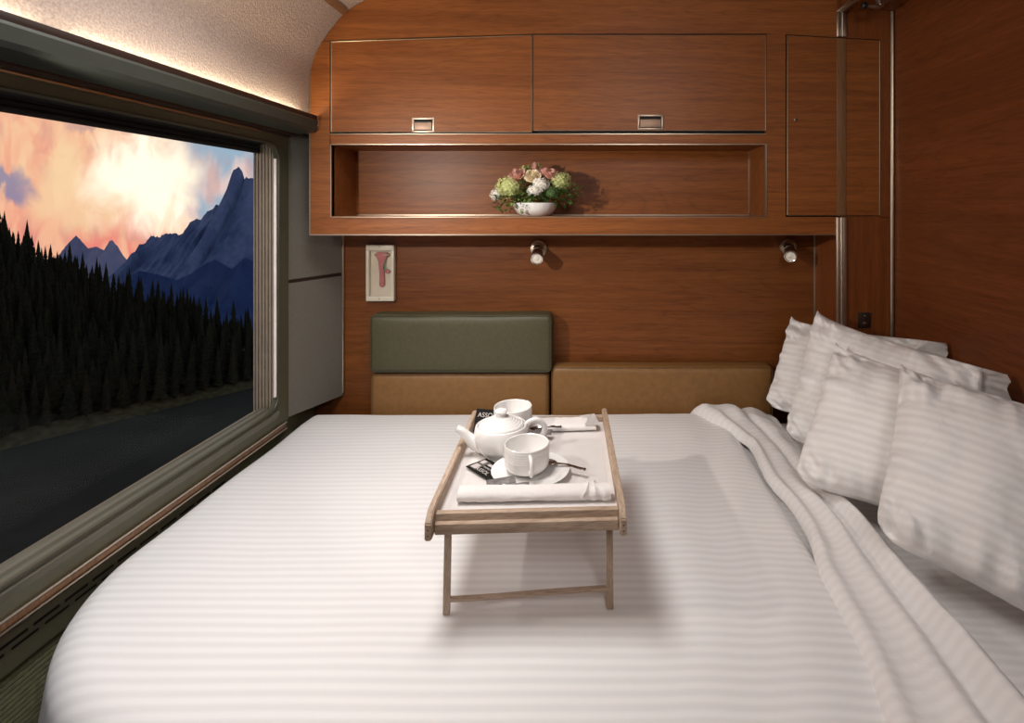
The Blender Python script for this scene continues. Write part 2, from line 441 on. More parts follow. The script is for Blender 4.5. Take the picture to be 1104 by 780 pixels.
# top panel following the ceiling curve
edge = [(p[0]+.0015, p[1]-.002) for p in cp if p[1] > Z(45) and p[0] < .95]
pts = [(X(337), Z(43))]+edge[:]
xr = X(902)
edge = [p for p in edge if p[0] < xr]
prism(bm, [(X(336.5), Z(44.5))]+edge+[(xr, edge[-1][1]), (xr, Z(40.3)), (X(847.5), Z(37.0)), (X(826), Z(36.3)), (X(575), Z(36.3)), (X(357), Z(43.6))], 'Y', Yc, YD)
obj('top_panel', bm, 'wood', cab)
bm = bmesh.new()
lf = [(p[0]+.0015, p[1]) for p in cp if Z(44.5) > p[1] > CAMZ+.27]
prism(bm, [(xl, Z(253)), (xl, Z(137))]+lf+[(X(336.5), Z(45)), (X(355.5), Z(44.6)), (X(355.5), Z(144)), (X(357), Z(157)), (X(357), Z(234)), (X(357), Z(253))], 'Y', Yc, YD)
box(bm, X(355.5), X(826.3), Yc, YD, Z(156.5), Z(144.5))         # rail between doors and niche
box(bm, X(826.3), X(847), Yc, YD, Z(253), Z(37))
box(bm, X(357), X(826.3), Yc, YD, Z(253), Z(234.5))
box(bm, X(847), X(902), Yc, YD, Z(253), Z(234))
obj('face_frame', bm, 'wood', cab)
bm = bmesh.new()    # carcass and niche
niL, niR, niT, niB, niY = X(357), X(825), Z(156.5), Z(233.5), 1.90
box(bm, niL, niR, niY, niY+.012, niB-.02, niT+.02)
box(bm, niL-.015, niL, Yc+.004, niY+.01, niB-.02, niT+.02)
box(bm, niR, niR+.015, Yc+.004, niY+.01, niB-.02, niT+.02)
box(bm, niL, niR, Yc+.004, niY+.01, niT, niT+.015)
box(bm, niL, niR, Yc+.004, niY+.01, niB-.015, niB)
obj('niche_lining', bm, 'wood', cab)
bm = bmesh.new()
box(bm, xl, .798, YD, YB-.002, Z(253), Z(251)); box(bm, xl, xl+.012, YD, YB-.002, Z(253), Z(60))
obj('underside', bm, 'wood', cab)
bm = bmesh.new()    # metal edging lines
e = .0024; ye = Yc-.0022
def hl(px0, px1, py, w=e): box(bm, X(px0), X(px1), ye, Yc+.004, Z(py)-w/2, Z(py)+w/2)
def vl(px, py0, py1, w=e): box(bm, X(px)-w/2, X(px)+w/2, ye, Yc+.004, Z(py1), Z(py0))
hl(357, 826, 155.8); hl(357, 826, 234.2); vl(357, 155.8, 234.2); vl(825.6, 155.8, 234.2, .006)
hl(334, 902, 253.3, .004); vl(334.3, 45, 253.3, .003); hl(356, 826, 144.6, .0022)
box(bm, X(357), X(826), niY-.004, niY, niB, niB+.004)
box(bm, niR-.002, niR, niY-.004, niY, niB, niT)
obj('metal_edging', bm, 'bronze', cab)
def door(px0, px1, pyt0, pyt1, pyb, name='door', latch=None, mat='wood', label=None):
    bm = bmesh.new(); g = .0022
    prism(bm, [(X(px0)+g, Z(pyb)+g), (X(px1)-g, Z(pyb)+g), (X(px1)-g, Z(pyt1)-g), (X(px0)+g, Z(pyt0)-g)], 'Y', Yc-.001, Yc+.018)
    d = obj(name, bm, mat, cab, label=label)
    bm = bmesh.new(); w = .0016
    for (a, b2) in (((px0, pyt0), (px1, pyt1)), ((px1, pyt1), (px1, pyb)), ((px1, pyb), (px0, pyb)), ((px0, pyb), (px0, pyt0))):
        ax, az, bx, bz = X(a[0]), Z(a[1]), X(b2[0]), Z(b2[1])
        cx_, cz_ = (X(px0)+X(px1))/2, (Z(pyt0)+Z(pyb))/2
        ax += g*(1 if ax < cx_ else -1); bx += g*(1 if bx < cx_ else -1); az += g*(1 if az < cz_ else -1); bz += g*(1 if bz < cz_ else -1)
        tube(bm, [(ax, Yc-.001, az), (bx, Yc-.001, bz)], w*.75, 6)
    obj('door_edging', bm, 'bronze', d)
    if latch:
        x0, x1, y0, y1 = X(latch[0]), X(latch[1]), Z(latch[3]), Z(latch[2])
        bm = bmesh.new(); t = .006
        box(bm, x0, x1, Yc-.004, Yc+.002, y0, y0+t, .001); box(bm, x0, x1, Yc-.004, Yc+.002, y1-t, y1, .001)
        box(bm, x0, x0+t, Yc-.004, Yc+.002, y0+t, y1-t, .001); box(bm, x1-t, x1, Yc-.004, Yc+.002, y0+t, y1-t, .001)
        h = obj('latch', bm, 'latchframe', d)
        bm = bmesh.new(); box(bm, x0+t*.8, x1-t*.8, Yc-.0022, Yc-.0012, y0+t*.8, y1-t*.8)
        obj('latch_recess', bm, 'dark', h)
        bm = bmesh.new(); box(bm, x0+t+.002, x1-t-.002, Yc-.006, Yc-.0015, y0+t+.002, y1-t-.009, .0012)
        obj('latch_flap', bm, 'latch', h)
        bm = bmesh.new(); tube(bm, [(x0+t+.002, Yc-.0055, y1-t-.010), (x1-t-.002, Yc-.0055, y1-t-.010)], .0018, 8)
        obj('latch_rim', bm, 'chrome', h)
    return d
# dark backing behind the door gaps
obj('door_recess', B(X(356), X(847), Yc+.019, YD+.003, Z(145), Z(37)), 'dark', cab)
door(356.5, 574.3, 44.5, 37.3, 143.2, latch=(444.5, 468.5, 127, 143))
door(574.3, 826, 37.3, 37.3, 141.5, latch=(687.5, 715, 123.7, 140))
d3 = door(848, 949, 37.6, 43.2, 233, name='tall_door', mat='wood')
bm = bmesh.new(); box(bm, X(902), X(911.5), Yc-.0035, Yc+.002, Z(232.3), Z(41.8), .0008)
obj('bronze_strip', bm, 'wood_strip', d3)
bm = bmesh.new(); lathe(bm, [(.0, .0), (.0055, .0), (.0055, .003), (.003, .004), (.003, .001), (0, .001)], (X(857.5), Yc-.001, Z(129.5)), 20, Matrix.Rotation(PI/2, 3, 'X'))
obj('door_lock', bm, 'chrome', d3)
bm = bmesh.new(); lathe(bm, [(0, 0), (.0028, 0), (.0028, .0046), (0, .0046)], (X(857.5), Yc-.001, Z(129.5)), 12, Matrix.Rotation(PI/2, 3, 'X'))
obj('keyhole', bm, 'black', d3)
# column front faces
bm = bmesh.new()
box(bm, X(949.5), XR-.001, Yc, Yc+.008, Z(235), Z(36))
box(bm, X(902), XR-.001, Yc, Yc+.008, 0.0, Z(234.2))
prism(bm, [(X(911), Z(36)), (X(949.5), Z(36)), (XR-.001, Z(36)), (XR-.001, 2.0), (X(902), 2.0), (X(902), Z(38))], 'Y', Yc, Yc+.008)
prism(bm, [(X(902), Z(40.2)), (X(949.5), Z(42.6)), (X(949.5), Z(34)), (X(902), Z(34))], 'Y', Yc+.0005, Yc+.0075)
obj('column_facing', bm, 'wood_vertical', o)
obj('column_recess', B(X(846), X(950), Yc+.019, Yc+.03, Z(236), Z(36)), 'dark', cab)
# column side + its trims
def vtrim(px, py0, py1, name, r=.006, Y=Yc, mat='nickel'):
    bm = bmesh.new(); x = X(px)
    for dx in (-.0085, .0085): box(bm, x+dx-.0075, x+dx+.0075, Y-.006, Y+.002, Z(py1), Z(py0), .0015)
    tube(bm, [(x+.001, Y-.006, Z(py1)), (x+.001, Y-.006, Z(py0))], .0035, 8)
    return struct(name, bm, mat)
vtrim(907, 10, 40, 'trim_5'); vtrim(906.5, 234.5, 640, 'trim_6')
bm = bmesh.new(); tube(bm, [(XR-.007, Yc-.006, .3), (XR-.007, Yc-.006, Z(13))], .0062, 10); struct('trim_7', bm, 'bronze')
bm = bmesh.new(); tube(bm, [(.799, YB-.004, .5), (.799, YB-.004, Z(253))], .004, 8); struct('trim_8', bm, 'bronze')
# soffit box above the bed head
sf = thing('bunk_soffit', 'wooden soffit with chrome edge trim above the head of the bed', 'soffit', (.88, 1.2, Z(12)))
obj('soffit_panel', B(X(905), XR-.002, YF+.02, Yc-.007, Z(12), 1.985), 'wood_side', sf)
bm = bmesh.new(); zz = Z(12)
for dx in (-.0085, .0085): box(bm, X(905)+dx-.0065, X(905)+dx+.0065, YF+.02, Yc-.008, zz-.006, zz+.0, .0015)
tube(bm, [(X(905), YF+.02, zz-.006), (X(905), Yc-.010, zz-.006)], .0035, 8)
obj('edge_trim', bm, 'nickel', sf)
# latch hanging under the soffit
cf = thing('bunk_catch', 'chrome swivel catch with black rubber knob under the soffit', 'catch', (X(947), 1.62, zz-.006))
q = P(951, 7, 1.62); kn = P(926, 10.5, 1.62); q.z = zz-.007
bm = bmesh.new(); lathe(bm, [(0, 0), (.021, 0), (.021, -.004), (.016, -.009), (0, -.010)], (q.x, q.y, zz-.0005), 24, Matrix.Diagonal((1, .8, 1)))
obj('mounting_plate', bm, 'nickel', cf)
bm = bmesh.new(); tube(bm, catmull([(q.x, q.y, zz-.006), (q.x-.012, q.y-.004, zz-.02), (q.x-.025, q.y-.01, zz-.026), (q.x-.055, q.y-.012, zz-.024)], 5), [.013]*4+[.011]*4+[.008]*4+[.006]*4, 14)
obj('arm', bm, 'nickel', cf)
bm = bmesh.new(); tube(bm, [(q.x-.05, q.y-.012, zz-.0242), (q.x-.055, q.y-.012, zz-.024), (q.x-.064, q.y-.012, zz-.024), (q.x-.067, q.y-.012, zz-.024)], [.006, .010, .010, .007], 16)
obj('rubber_knob', bm, 'black', cf)
# socket on the column
so = thing('wall_socket', 'small dark metal socket plate with two bright screws above the pillows', 'socket', (X(931.5), Yc, Z(345)))
sx0, sz0 = X(931.5), Z(345)
obj('plate', B(sx0-.020, sx0+.020, Yc-.004, Yc-.0002, sz0-.026, sz0+.024, .0015), 'railbrown', so)
for zc, r in ((sz0+.013, .004), (sz0-.011, .0065)):
    bm = bmesh.new(); lathe(bm, [(0, 0), (r, 0), (r*.8, .004), (0, .005)], (sx0, Yc-.004, zc), 16, Matrix.Rotation(PI/2, 3, 'X'))
    obj('screw', bm, 'chrome', so)

# ------------------------------------------------------------------ reading lights
def reading_light(px, py, dx, dz, label):
    b = P(px, py, YB); t = thing('reading_light', label, 'lamp', (b.x, YB, b.z), 0, 'reading lights on the back wall')
    R = Matrix.Rotation(PI/2, 3, 'X')
    bm = bmesh.new(); lathe(bm, [(0, -.001), (.029, -.001), (.031, .003), (.029, .008), (.020, .010), (.018, .016), (0, .016)], (0, 0, 0), 32, R)
    obj('wall_rose', bm, 'nickel', t, local=True)
    bm = bmesh.new(); d = Vector((dx, -.085, dz)); st = Vector((0, -.016, 0)); u = d.normalized()
    A = st-u*.006
    prof = [(0, .010), (.006, .0115), (.012, .0175), (.036, .0185), (.038, .0165), (.044, .0165), (.046, .0195), (.074, .0205), (.078, .022), (.088, .0225), (.090, .021)]
    tube(bm, [A+u*a for a, r in prof], [r for a, r in prof], 28, cap=True)
    h = obj('lamp_head', bm, 'nickel', t, local=True)
    bm = bmesh.new(); prof = [(.0895, .016), (.0905, .016), (.0885, .010), (.0915, .007), (.0925, .002)]
    tube(bm, [A+u*a for a, r in prof], [r for a, r in prof], 24)
    l = obj('lens', bm, 'lens', h, local=True)
    bm = bmesh.new(); e_ = A+u*.0905; fr = frames([A, e_])[1]
    ring = [e_+(fr[1]*math.cos(k*PI/12)+fr[2]*math.sin(k*PI/12))*.019 for k in range(25)]
    tube(bm, ring, .0028, 8, cap=False); obj('bezel', bm, 'chrome', h, local=True)
    return t
reading_light(581, 268, .002, -.030, 'swivelling metal reading light nearer the window, under the flowers')
reading_light(849, 266, -.026, -.030, 'swivelling metal reading light near the corner, above the pillows')

# ------------------------------------------------------------------ hammer box
a, b2 = P(397, 324, YB), P(427, 263.5, YB)
hx0, hx1, hz0, hz1 = a.x, b2.x, a.z, b2.z
hb = thing('emergency_hammer_box', 'ivory wall box holding a small red emergency hammer', 'hammer box', ((hx0+hx1)/2, YB, (hz0+hz1)/2))
bm = bmesh.new(); t = .011
box(bm, hx0, hx1, YB-.022, YB-.0005, hz1-.022, hz1, .003); box(bm, hx0, hx1, YB-.022, YB-.0005, hz0, hz0+.018, .003)
box(bm, hx0, hx0+t, YB-.022, YB-.0005, hz0+.016, hz1-.02, .002); box(bm, hx1-t, hx1, YB-.022, YB-.0005, hz0+.016, hz1-.02, .002)
fr = obj('box_frame', bm, 'ivory', hb)
obj('box_back', B(hx0+.008, hx1-.008, YB-.006, YB-.0008, hz0+.015, hz1-.018), 'ivoryin', hb)
bm = bmesh.new()
xc = (hx0+hx1)/2
for zc in (hz1-.009, hz0+.009):
    bm = bmesh.new(); lathe(bm, [(0, 0), (.0028, 0), (.002, .002), (0, .002)], (xc-.002, YB-.022, zc), 12, Matrix.Rotation(PI/2, 3, 'X')); obj('screw', bm, 'nickel', fr)

hm = thing('emergency_hammer', 'small dull red hammer held upright inside the ivory wall box', 'hammer', (xc+.003, YB-.012, hz0+.03))
x0 = xc+.004; zt = hz1-.028
bm = bmesh.new(); prism(bm, [(x0-.019, zt), (x0+.019, zt), (x0+.020, zt-.014), (x0+.010, zt-.03), (x0+.006, zt-.055), (x0+.006, zt-.066), (x0+.009, zt-.075), (x0+.009, zt-.115), (x0+.005, zt-.122), (x0-.004, zt-.122), (x0-.008, zt-.115), (x0-.007, zt-.07), (x0-.010, zt-.03), (x0-.020, zt-.012)], 'Y', YB-.018, YB-.007)
bmesh.ops.bevel(bm, geom=bm.edges[:], offset=.0015, segments=1, affect='EDGES')
obj('handle', bm, 'red', hm)
bm = bmesh.new(); tube(bm, [(x0-.025, YB-.013, zt-.010), (x0+.026, YB-.013, zt-.009)], [.004, .006], 12); obj('steel_point', bm, 'nickel', hm)
bm = bmesh.new(); lathe(bm, [(0, 0), (.008, 0), (.008, .006), (0, .007)], (x0+.020, YB-.007, zt-.068), 18, Matrix.Rotation(PI/2, 3, 'X')); obj('seal', bm, 'red', hm)
bm = bmesh.new(); tube(bm, [(x0+.012, YB-.012, zt-.055), (x0+.02, YB-.012, zt-.062)], .0012, 6); tube(bm, catmull([(x0+.017, YB-.014, zt-.006), (x0+.013, YB-.014, zt-.03), (x0+.009, YB-.014, zt-.06), (x0+.004, YB-.014, zt-.075)]), .0016, 6); obj('seal_cord', bm, 'greenpl', hm)

# ------------------------------------------------------------------ back cushions
def cushion(name, x0, x1, z0, z1, y0, y1, mat, seam, label, bow=.006, group=None):
    c = thing(name, label, 'cushion', ((x0+x1)/2, y1, z0), 0, group)
    bm = bmesh.new(); box(bm, x0, x1, y0, y1, z0, z1, .018, 4)
    bmesh.ops.subdivide_edges(bm, edges=[e for e in bm.edges if e.calc_length() > .05], cuts=10, use_grid_fill=True)
    for v in bm.verts:
        u = (v.co.x-x0)/(x1-x0); w = (v.co.z-z0)/(z1-z0)
        k = max(0, 1-(2*u-1)**4)*max(0, 1-(2*w-1)**4)
        if v.co.y < (y0+y1)/2: v.co.y -= bow*k + .0015*nz(v.co.x*9, v.co.z*9)
        if w > .9: v.co.z += .0025*nz(v.co.x*7, 3.3)
    body = obj('cushion_body', bm, mat, c, smooth=60)
    bm = bmesh.new(); r = .012
    L = [Vector((px_, y0+.004, pz_)) for px_, pz_ in rrect(x0+.004, x1-.004, z0+.004, z1-.004, .016, 4)]
    tube(bm, L+[L[0]], .0018, 6, cap=False)
    obj('piping', bm, seam, body)
    return c
def gx(px, Y): return (px-CX)*Y/F
yg = 1.835
cushion('backrest_cushion', gx(397.5, yg), gx(595, yg), CAMZ-.566, CAMZ-.367, yg, YB-.002, 'green', 'seam', 'long olive green back cushion resting on top of the tan cushion')
cushion('backrest_cushion', gx(398.5, 1.85), gx(592, 1.85), .55, CAMZ-.570, 1.85, YB-.002, 'tan', 'tanseam', 'tan back cushion under the olive green cushion')
cushion('backrest_cushion', gx(594, 1.85), .63, .55, CAMZ-.548, 1.85, YB-.002, 'tan', 'tanseam', 'tan back cushion to the right of the olive green one, running behind the pillows')

# ------------------------------------------------------------------ bed
BZ = CAMZ-.70
def corner(cx_, cy_, r, a0, n, rx=None):
    rx = rx or r
    return [(cx_+rx*math.cos(math.radians(a0+90*k/n)), cy_+r*math.sin(math.radians(a0+90*k/n))) for k in range(n+1)]
def resample(poly, n):
    P_ = [Vector(p) for p in poly]+[Vector(poly[0])]; L = [0]
    for a, b in zip(P_, P_[1:]): L.append(L[-1]+(b-a).length)
    out = []; j = 0
    for k in range(n):
        d = L[-1]*k/n
        while L[j+1] < d: j += 1
        t = (d-L[j])/max(1e-9, L[j+1]-L[j]); out.append(P_[j].lerp(P_[j+1], t))
    return out
def softslab(outline, top, bottom, r, hf, n=240, rings=34, bulge=.012):
    pl = resample(outline, n); c = sum(pl, Vector((0, 0)))/n
    nr = []
    for k in range(n):
        t = (pl[(k+2) % n]-pl[k-2]).normalized(); nr.append(Vector((-t.y, t.x)))   # inward for CCW
    bm = bmesh.new(); R = []
    m = 8
    for k in range(5):   # side from the bottom
        z = bottom+(top-r-bottom)*k/5; bl_ = bulge*math.sin(PI*(k/5)*.9)
        R.append([(p-q*bl_, z+0*p.x) for p, q in zip(pl, nr)])
    for k in range(m+1):
        a = PI/2*k/m; d = r*(1-math.cos(a)); z = top-r+r*math.sin(a)
        R.append([(p+q*(d-bulge*.3*(1-k/m)), z) for p, q in zip(pl, nr)])
    inner_ = [p+q*r for p, q in zip(pl, nr)]
    for k in range(1, rings+1):
        sK = 1-k/(rings+.0); R.append([(c.lerp(p, max(sK, .004)), top) for p in inner_])
    vs = []
    for i, ring in enumerate(R):
        row = []
        for (p, z) in ring:
            w = max(0, min(1, (z-(top-r))/r)); row.append(bm.verts.new((p.x, p.y, z+hf(p.x, p.y)*w)))
        vs.append(row)
    for a, b in zip(vs, vs[1:]):
        for k in range(n): bm.faces.new((a[k], a[(k+1) % n], b[(k+1) % n], b[k]))
    bm.faces.new(vs[-1]); bm.faces.new(list(reversed(vs[0])))
    return bm
# bed : base + mattress
bed = thing('bed', 'double bed with mattress and fitted white sheet filling the cabin', 'bed', (0, 1.1, 0))
bm = B(-.88, .94, .80, 1.70, .0, .318, .01)
obj('bed_base', bm, 'bedbase', bed)
def mhf(x, y):
    return .006*nz(x*5, y*5, 1)+.005*nz(x*13+y*5, y*9-x*6, 2)*min(1, max(0, (x-.5)/.1))
outl = corner(.93, 1.80, .04, 0, 5)+corner(-.88, 1.79, .05, 90, 5)+corner(-.60, .98, .30, 180, 14)+corner(.84, .76, .10, 270, 8)
outl = [(.945, 1.70), (.780, 1.70), (.780, 1.835), (-.90, 1.835)]+[(-.91, 1.79)]+corner(-.50, 1.10, .36, 180, 14)+[(.955, .68)]
outl = resample(outl, 200)
outl = [(p.x, p.y) for p in outl]
obj('mattress', softslab(outl, BZ-.022, .32, .05, mhf, n=220, rings=40, bulge=.01), 'fitted', bed, smooth=60)
# duvet
def dhf(x, y):
    z = .007*nz(x*2.2, y*2.2, 5)+.0025*nz(x*6, y*6, 9)
    z += .005*math.exp(-((y-1.72)/.10)**2)
    z -= .010*max(0, min(1, (.85-y)/.15))
    d = x-(.30+.25*max(0, y-1.2)); z += .003*math.sin(d*42+3*nz(x*2, y*2))*max(0, 1-abs(d)/.25)
    return z
outl = [(.46, 1.838)]+corner(-.915, 1.80, .036, 90, 5)+corner(-.537, 1.12, .42, 180, 24, rx=.414)+corner(.42, .73, .04, 270, 4)
du = obj('duvet', softslab(outl, BZ+.004, BZ-.30, .048, dhf, n=420, rings=70, bulge=.016), 'duvet', None, smooth=70)
tag(du, 'white satin-striped duvet spread flat over the bed, under the wooden tray', 'duvet')
# turned-down top sheet : a folded band along the right edge of the duvet
bm = bmesh.new(); nv, nu = 150, 46; G = []
for j in range(nv+1):
    v = j/nv; y = .675+(1.842-.675)*v; row = []
    far = max(0, (y-1.55)/.29)
    xe = .405+.055*min(1, max(0, (y-.75)/.4)) - .13*far**1.5 + .006*math.sin(y*17)+.004*nz(y*9, 0)
    xw = .635-.02*(y-.7) + .02*far
    for i in range(nu+1):
        u = i/nu; x = xe+(xw-xe)*u
        z = BZ+.010+.5*dhf(x, y)
        z += .010*math.exp(-((u-.10)/.07)**2)                                   # hem roll
        z += .020*math.exp(-((u-.40-.10*(1.25-y))/.10)**2)*max(.15, min(1, (1.45-y)/.3)) # first ridge
        z += .026*math.exp(-((u-.74-.08*(1.25-y))/.10)**2)*max(.2, min(1, (1.5-y)/.3))
        z -= .010*math.exp(-((u-.57-.10*(1.25-y))/.06)**2)
        z += .0035*nz(x*30, y*7, 3)+.003*nz(x*14+y*20, y*14, 7)
        z += .030*math.exp(-((y-1.78)/.10)**2)*math.sin(PI*min(1, .15+u))+.010*far*nz(x*18, y*18, 4)
        if u > .9: z -= .040*((u-.9)/.1)**1.4
        if y > 1.80: z -= .035*((y-1.80)/.042)**2
        if u < .05: z -= .012*((.05-u)/.05)**2
        row.append((x, y, z))
    G.append(row)
T = [[bm.verts.new(p) for p in r] for r in G]
Lw = [[bm.verts.new((p[0], p[1], max(p[2]-.006, BZ-.05))) for p in r] for r in G]
for A_, fl in ((T, False), (Lw, True)):
    for j in range(nv):
        for i in range(nu):
            q4 = (A_[j][i], A_[j][i+1], A_[j+1][i+1], A_[j+1][i]); bm.faces.new(q4 if not fl else q4[::-1])
for i in range(nu):
    for j in (0, nv): bm.faces.new((T[j][i], T[j][i+1], Lw[j][i+1], Lw[j][i]))
for j in range(nv):
    for i in (0, nu): bm.faces.new((T[j][i], T[j+1][i], Lw[j+1][i], Lw[j][i]))
ts = obj('top_sheet', bm, 'sheet', None, smooth=80)
tag(ts, 'rumpled white top sheet folded back along the edge of the duvet', 'sheet')

# pillows
def pillow(TL, BL, TR, BR, thick, seed, label, frill=False, back=.45):
    TL, BL, TR, BR = [Vector((p[0], p[1], CAMZ+p[2])) for p in (TL, BL, TR, BR)]
    c = (TL+BL+TR+BR)/4; U = ((TR-TL)+(BR-BL)).normalized(); V = ((TL-BL)+(TR-BR)).normalized()
    Nn = U.cross(V).normalized()
    if Nn.y > 0: Nn = -Nn
    Lx = ((TR-TL).length+(BR-BL).length)/2; Ly = ((TL-BL).length+(TR-BR).length)/2
    n, m = 84, 60; bm = bmesh.new(); uvl = bm.loops.layers.uv.new('UVMap'); uvs = {}
    def pt(u, v, side):
        a, b = 2*u-1, 2*v-1
        # concave seam between pointed corners
        pin = .045
        uu = .5+.5*a*(1-pin*(1-b*b)*a*a*1.2); vv = .5+.5*b*(1-pin*(1-a*a)*b*b*1.6)
        kc = (abs(a)*abs(b))**7*(.16 if b < 0 else .02)
        uu = .5+(uu-.5)*(1-kc*.55); vv = .5+(vv-.5)*(1-kc)
        p = BL.lerp(BR, uu).lerp(TL.lerp(TR, uu), vv)
        p = p+V*(.015*(max(0, -a)*max(0, b))**12)
        e = max(0, 1-abs(a)**2.6)*max(0, 1-abs(b)**2.4)
        h = e**.42
        ed = 1-min(1-abs(a), 1-abs(b))
        w = 0
        wa = max(0, abs(a)-.45)/.55; wb = max(0, abs(b)-.45)/.55
        edge = min(1, (1-abs(a))*14)*min(1, (1-abs(b))*14)
        w += .030*wb*nz(u*14, v*2.5, seed)+.034*wa*nz(u*2.5, v*11, seed+5)+.012*nz(u*5, v*5, seed+31)
        w += .034*(wa*wb)**.5*nz((u+v)*13, (u-v)*5, seed+3)
        w += .006*nz(u*3+seed, v*3, seed+9)+.0025*nz(u*11, v*9, seed+11)
        th = thick*h*(1 if side > 0 else back)
        rip = .0045*nz(u*26, v*26, seed+20)*(ed**8)
        return p+Nn*(side*th+w*edge*(1 if side > 0 else .5)+rip)
    front = [[None]*(m+1) for _ in range(n+1)]; rear = [[None]*(m+1) for _ in range(n+1)]
    for i in range(n+1):
        for j in range(m+1):
            # denser near the edge
            u = .5-.5*math.cos(PI*i/n); v = .5-.5*math.cos(PI*j/m)
            u = .65*u+.35*i/n; v = .65*v+.35*j/m
            f = bm.verts.new(pt(u, v, 1)); front[i][j] = f; uvs[f] = (u*Lx, v*Ly)
            if i in (0, n) or j in (0, m): rear[i][j] = f
            else: r_ = bm.verts.new(pt(u, v, -1)); rear[i][j] = r_; uvs[r_] = (u*Lx, v*Ly)
    for A_, fl in ((front, 0), (rear, 1)):
        for i in range(n):
            for j in range(m):
                q4 = (A_[i][j], A_[i+1][j], A_[i+1][j+1], A_[i][j+1])
                try: bm.faces.new(q4 if not fl else q4[::-1])
                except ValueError: pass
    for f in bm.faces:
        for l in f.loops: l[uvl].uv = uvs[l.vert]
    th = thing('pillow', label, 'pillow', (c.x, c.y, min(BL.z, BR.z)))
    body = obj('pillowcase', bm, 'pillow', th, smooth=80)
    bm = bmesh.new(); loop_ = [front[i][0] for i in range(0)]
    if frill:
        # open end of the case : a ruffled flap beyond the right edge, doubling round the top corner
        bm = bmesh.new(); K, W = 70, 8; rows = []
        for k in range(K+1):
            v = k/K; p0 = pt(.975, v, .02); row = []
            for w_ in range(W+1):
                t = w_/W
                off = U*(.072*t*(1-.25*(2*v-1)**2)+.006*nz(v*9, t, seed))+V*(.010*t*nz(v*7, 1, seed+2))
                off += Nn*(t*(.016*math.sin(v*31+seed)+.020*nz(v*16, t*2, seed+7)+.012*nz(v*34, t*3, seed+17)))
                row.append(bm.verts.new(p0+off))
            rows.append(row)
        for a_, b_ in zip(rows, rows[1:]):
            for w_ in range(W): bm.faces.new((a_[w_], a_[w_+1], b_[w_+1], b_[w_]))
        bmesh.ops.solidify(bm, geom=bm.faces[:], thickness=.0015)
        obj('open_flap', bm, 'cloth', th, smooth=80)
    return th
pillow((.68, 1.835, -.382), (.560, 1.755, -.655), (.925, 1.47, -.362), (.90, 1.46, -.655), .065, 1, 'rearmost white pillow, mostly hidden, leaning in the corner against the column', True, back=.25)
pillow((.69, 1.647, -.324), (.545, 1.535, -.665), (.905, 1.24, -.368), (.87, 1.17, -.655), .080, 12, 'white pillow with ruffled open end, second from the back of the stack', True, back=.45)
pillow((.65, 1.44, -.370), (.485, 1.31, -.672), (.925, 1.13, -.415), (.80, 1.03, -.665), .085, 23, 'striped white pillow second from the front, its lower corner on the folded sheet', back=.5)
pillow((.689, 1.20, -.358), (.535, 1.03, -.630), (.93, .975, -.40), (.80, .79, -.695), .095, 34, 'large striped white pillow at the very front of the stack', back=.5)

# ------------------------------------------------------------------ breakfast tray
ang = math.radians(2.57)
tcx, tcy = -.1145, 1.10
tr = thing('bed_tray', 'pale wooden breakfast tray on folding legs standing on the duvet', 'tray', (tcx, tcy, BZ), ang)
w2, l2 = .152, .205; zt0 = .170; ztb = .182          # local heights above the bed
def lobj(name, bm, mat, parent, **k): return obj(name, bm, mat, parent, local=True, **k)
lobj('tray_board', B(-w2, w2, -l2, l2, ztb-.004, ztb), 'trayboard', tr)
for sgn in (-1, 1):
    bm = bmesh.new(); x0 = sgn*w2; x1 = sgn*(w2+.011)
    x0, x1 = min(x0, x1), max(x0, x1)
    prism(bm, [(-l2-.026, zt0-.006), (l2+.024, zt0-.006), (l2+.024, ztb+.018), (l2+.012, ztb+.024), (-l2-.005, ztb+.024), (-l2-.026, ztb+.010)], 'X', x0, x1)
    bmesh.ops.bevel(bm, geom=bm.edges[:], offset=.0018, segments=2, affect='EDGES')
    lobj('side_rail', bm, 'oak_long', tr)
    bm = bmesh.new()
    for zz_ in (zt0+.003, zt0+.012): lathe(bm, [(0, 0), (.0012, 0), (.0012, .0008), (0, .0008)], (sgn*(w2+.0055), -l2-.0258, zz_), 8, Matrix.Rotation(PI/2, 3, 'X'))
    lobj('nails', bm, 'railbrown', tr)
for yy, nm in ((-l2, -1), (l2-.012, 1)):
    bm = bmesh.new()
    box(bm, -w2, w2, yy, yy+.012, zt0-.004, ztb+(.012), .0015)
    if nm < 0:
        box(bm, -w2+.001, w2-.001, yy-.010, yy+.002, zt0-.006, zt0+.012, .002)
    lobj('end_rail', bm, 'oak', tr)
for sy in (-1, 1):
    for sx_ in (-1, 1):
        bm = bmesh.new(); xx = sx_*(w2-.012)
        tpt = Vector((xx, sy*(l2-.045), zt0+.004)); bpt = Vector((xx+(.001 if sx_ > 0 else .004), sy*(l2-.02), .004+dhf(0, 1.1)))
        bpt = Vector((xx, sy*(l2-.030), .006))
        dv = (tpt-bpt); L = dv.length
        a_ = math.atan2(dv.y, dv.z)
        box(bm, -.0058, .0058, -.004, .004, 0, L, .001)
        for v in bm.verts: v.co = Matrix.Rotation(-a_, 3, 'X') @ v.co + bpt
        lobj('leg', bm, 'oak_leg', tr)
    bm = bmesh.new(); yb = sy*(l2-.0325)
    pts = [Vector((x_, yb, .034+.002*math.sin(x_*14)+.006*x_/w2*.6)) for x_ in [(-w2+.016)+(2*w2-.032)*k/12 for k in range(13)]]
    tube(bm, pts, .0052, 8, flat=.8); lobj('stretcher', bm, 'oak', tr)
TZ = BZ+ztb            # top of the board
def T_(px, py): # point on the tray from the photograph
    Y = (CAMZ-TZ)*F/(py-CY); return Vector(((px-CX)*Y/F, Y, TZ))
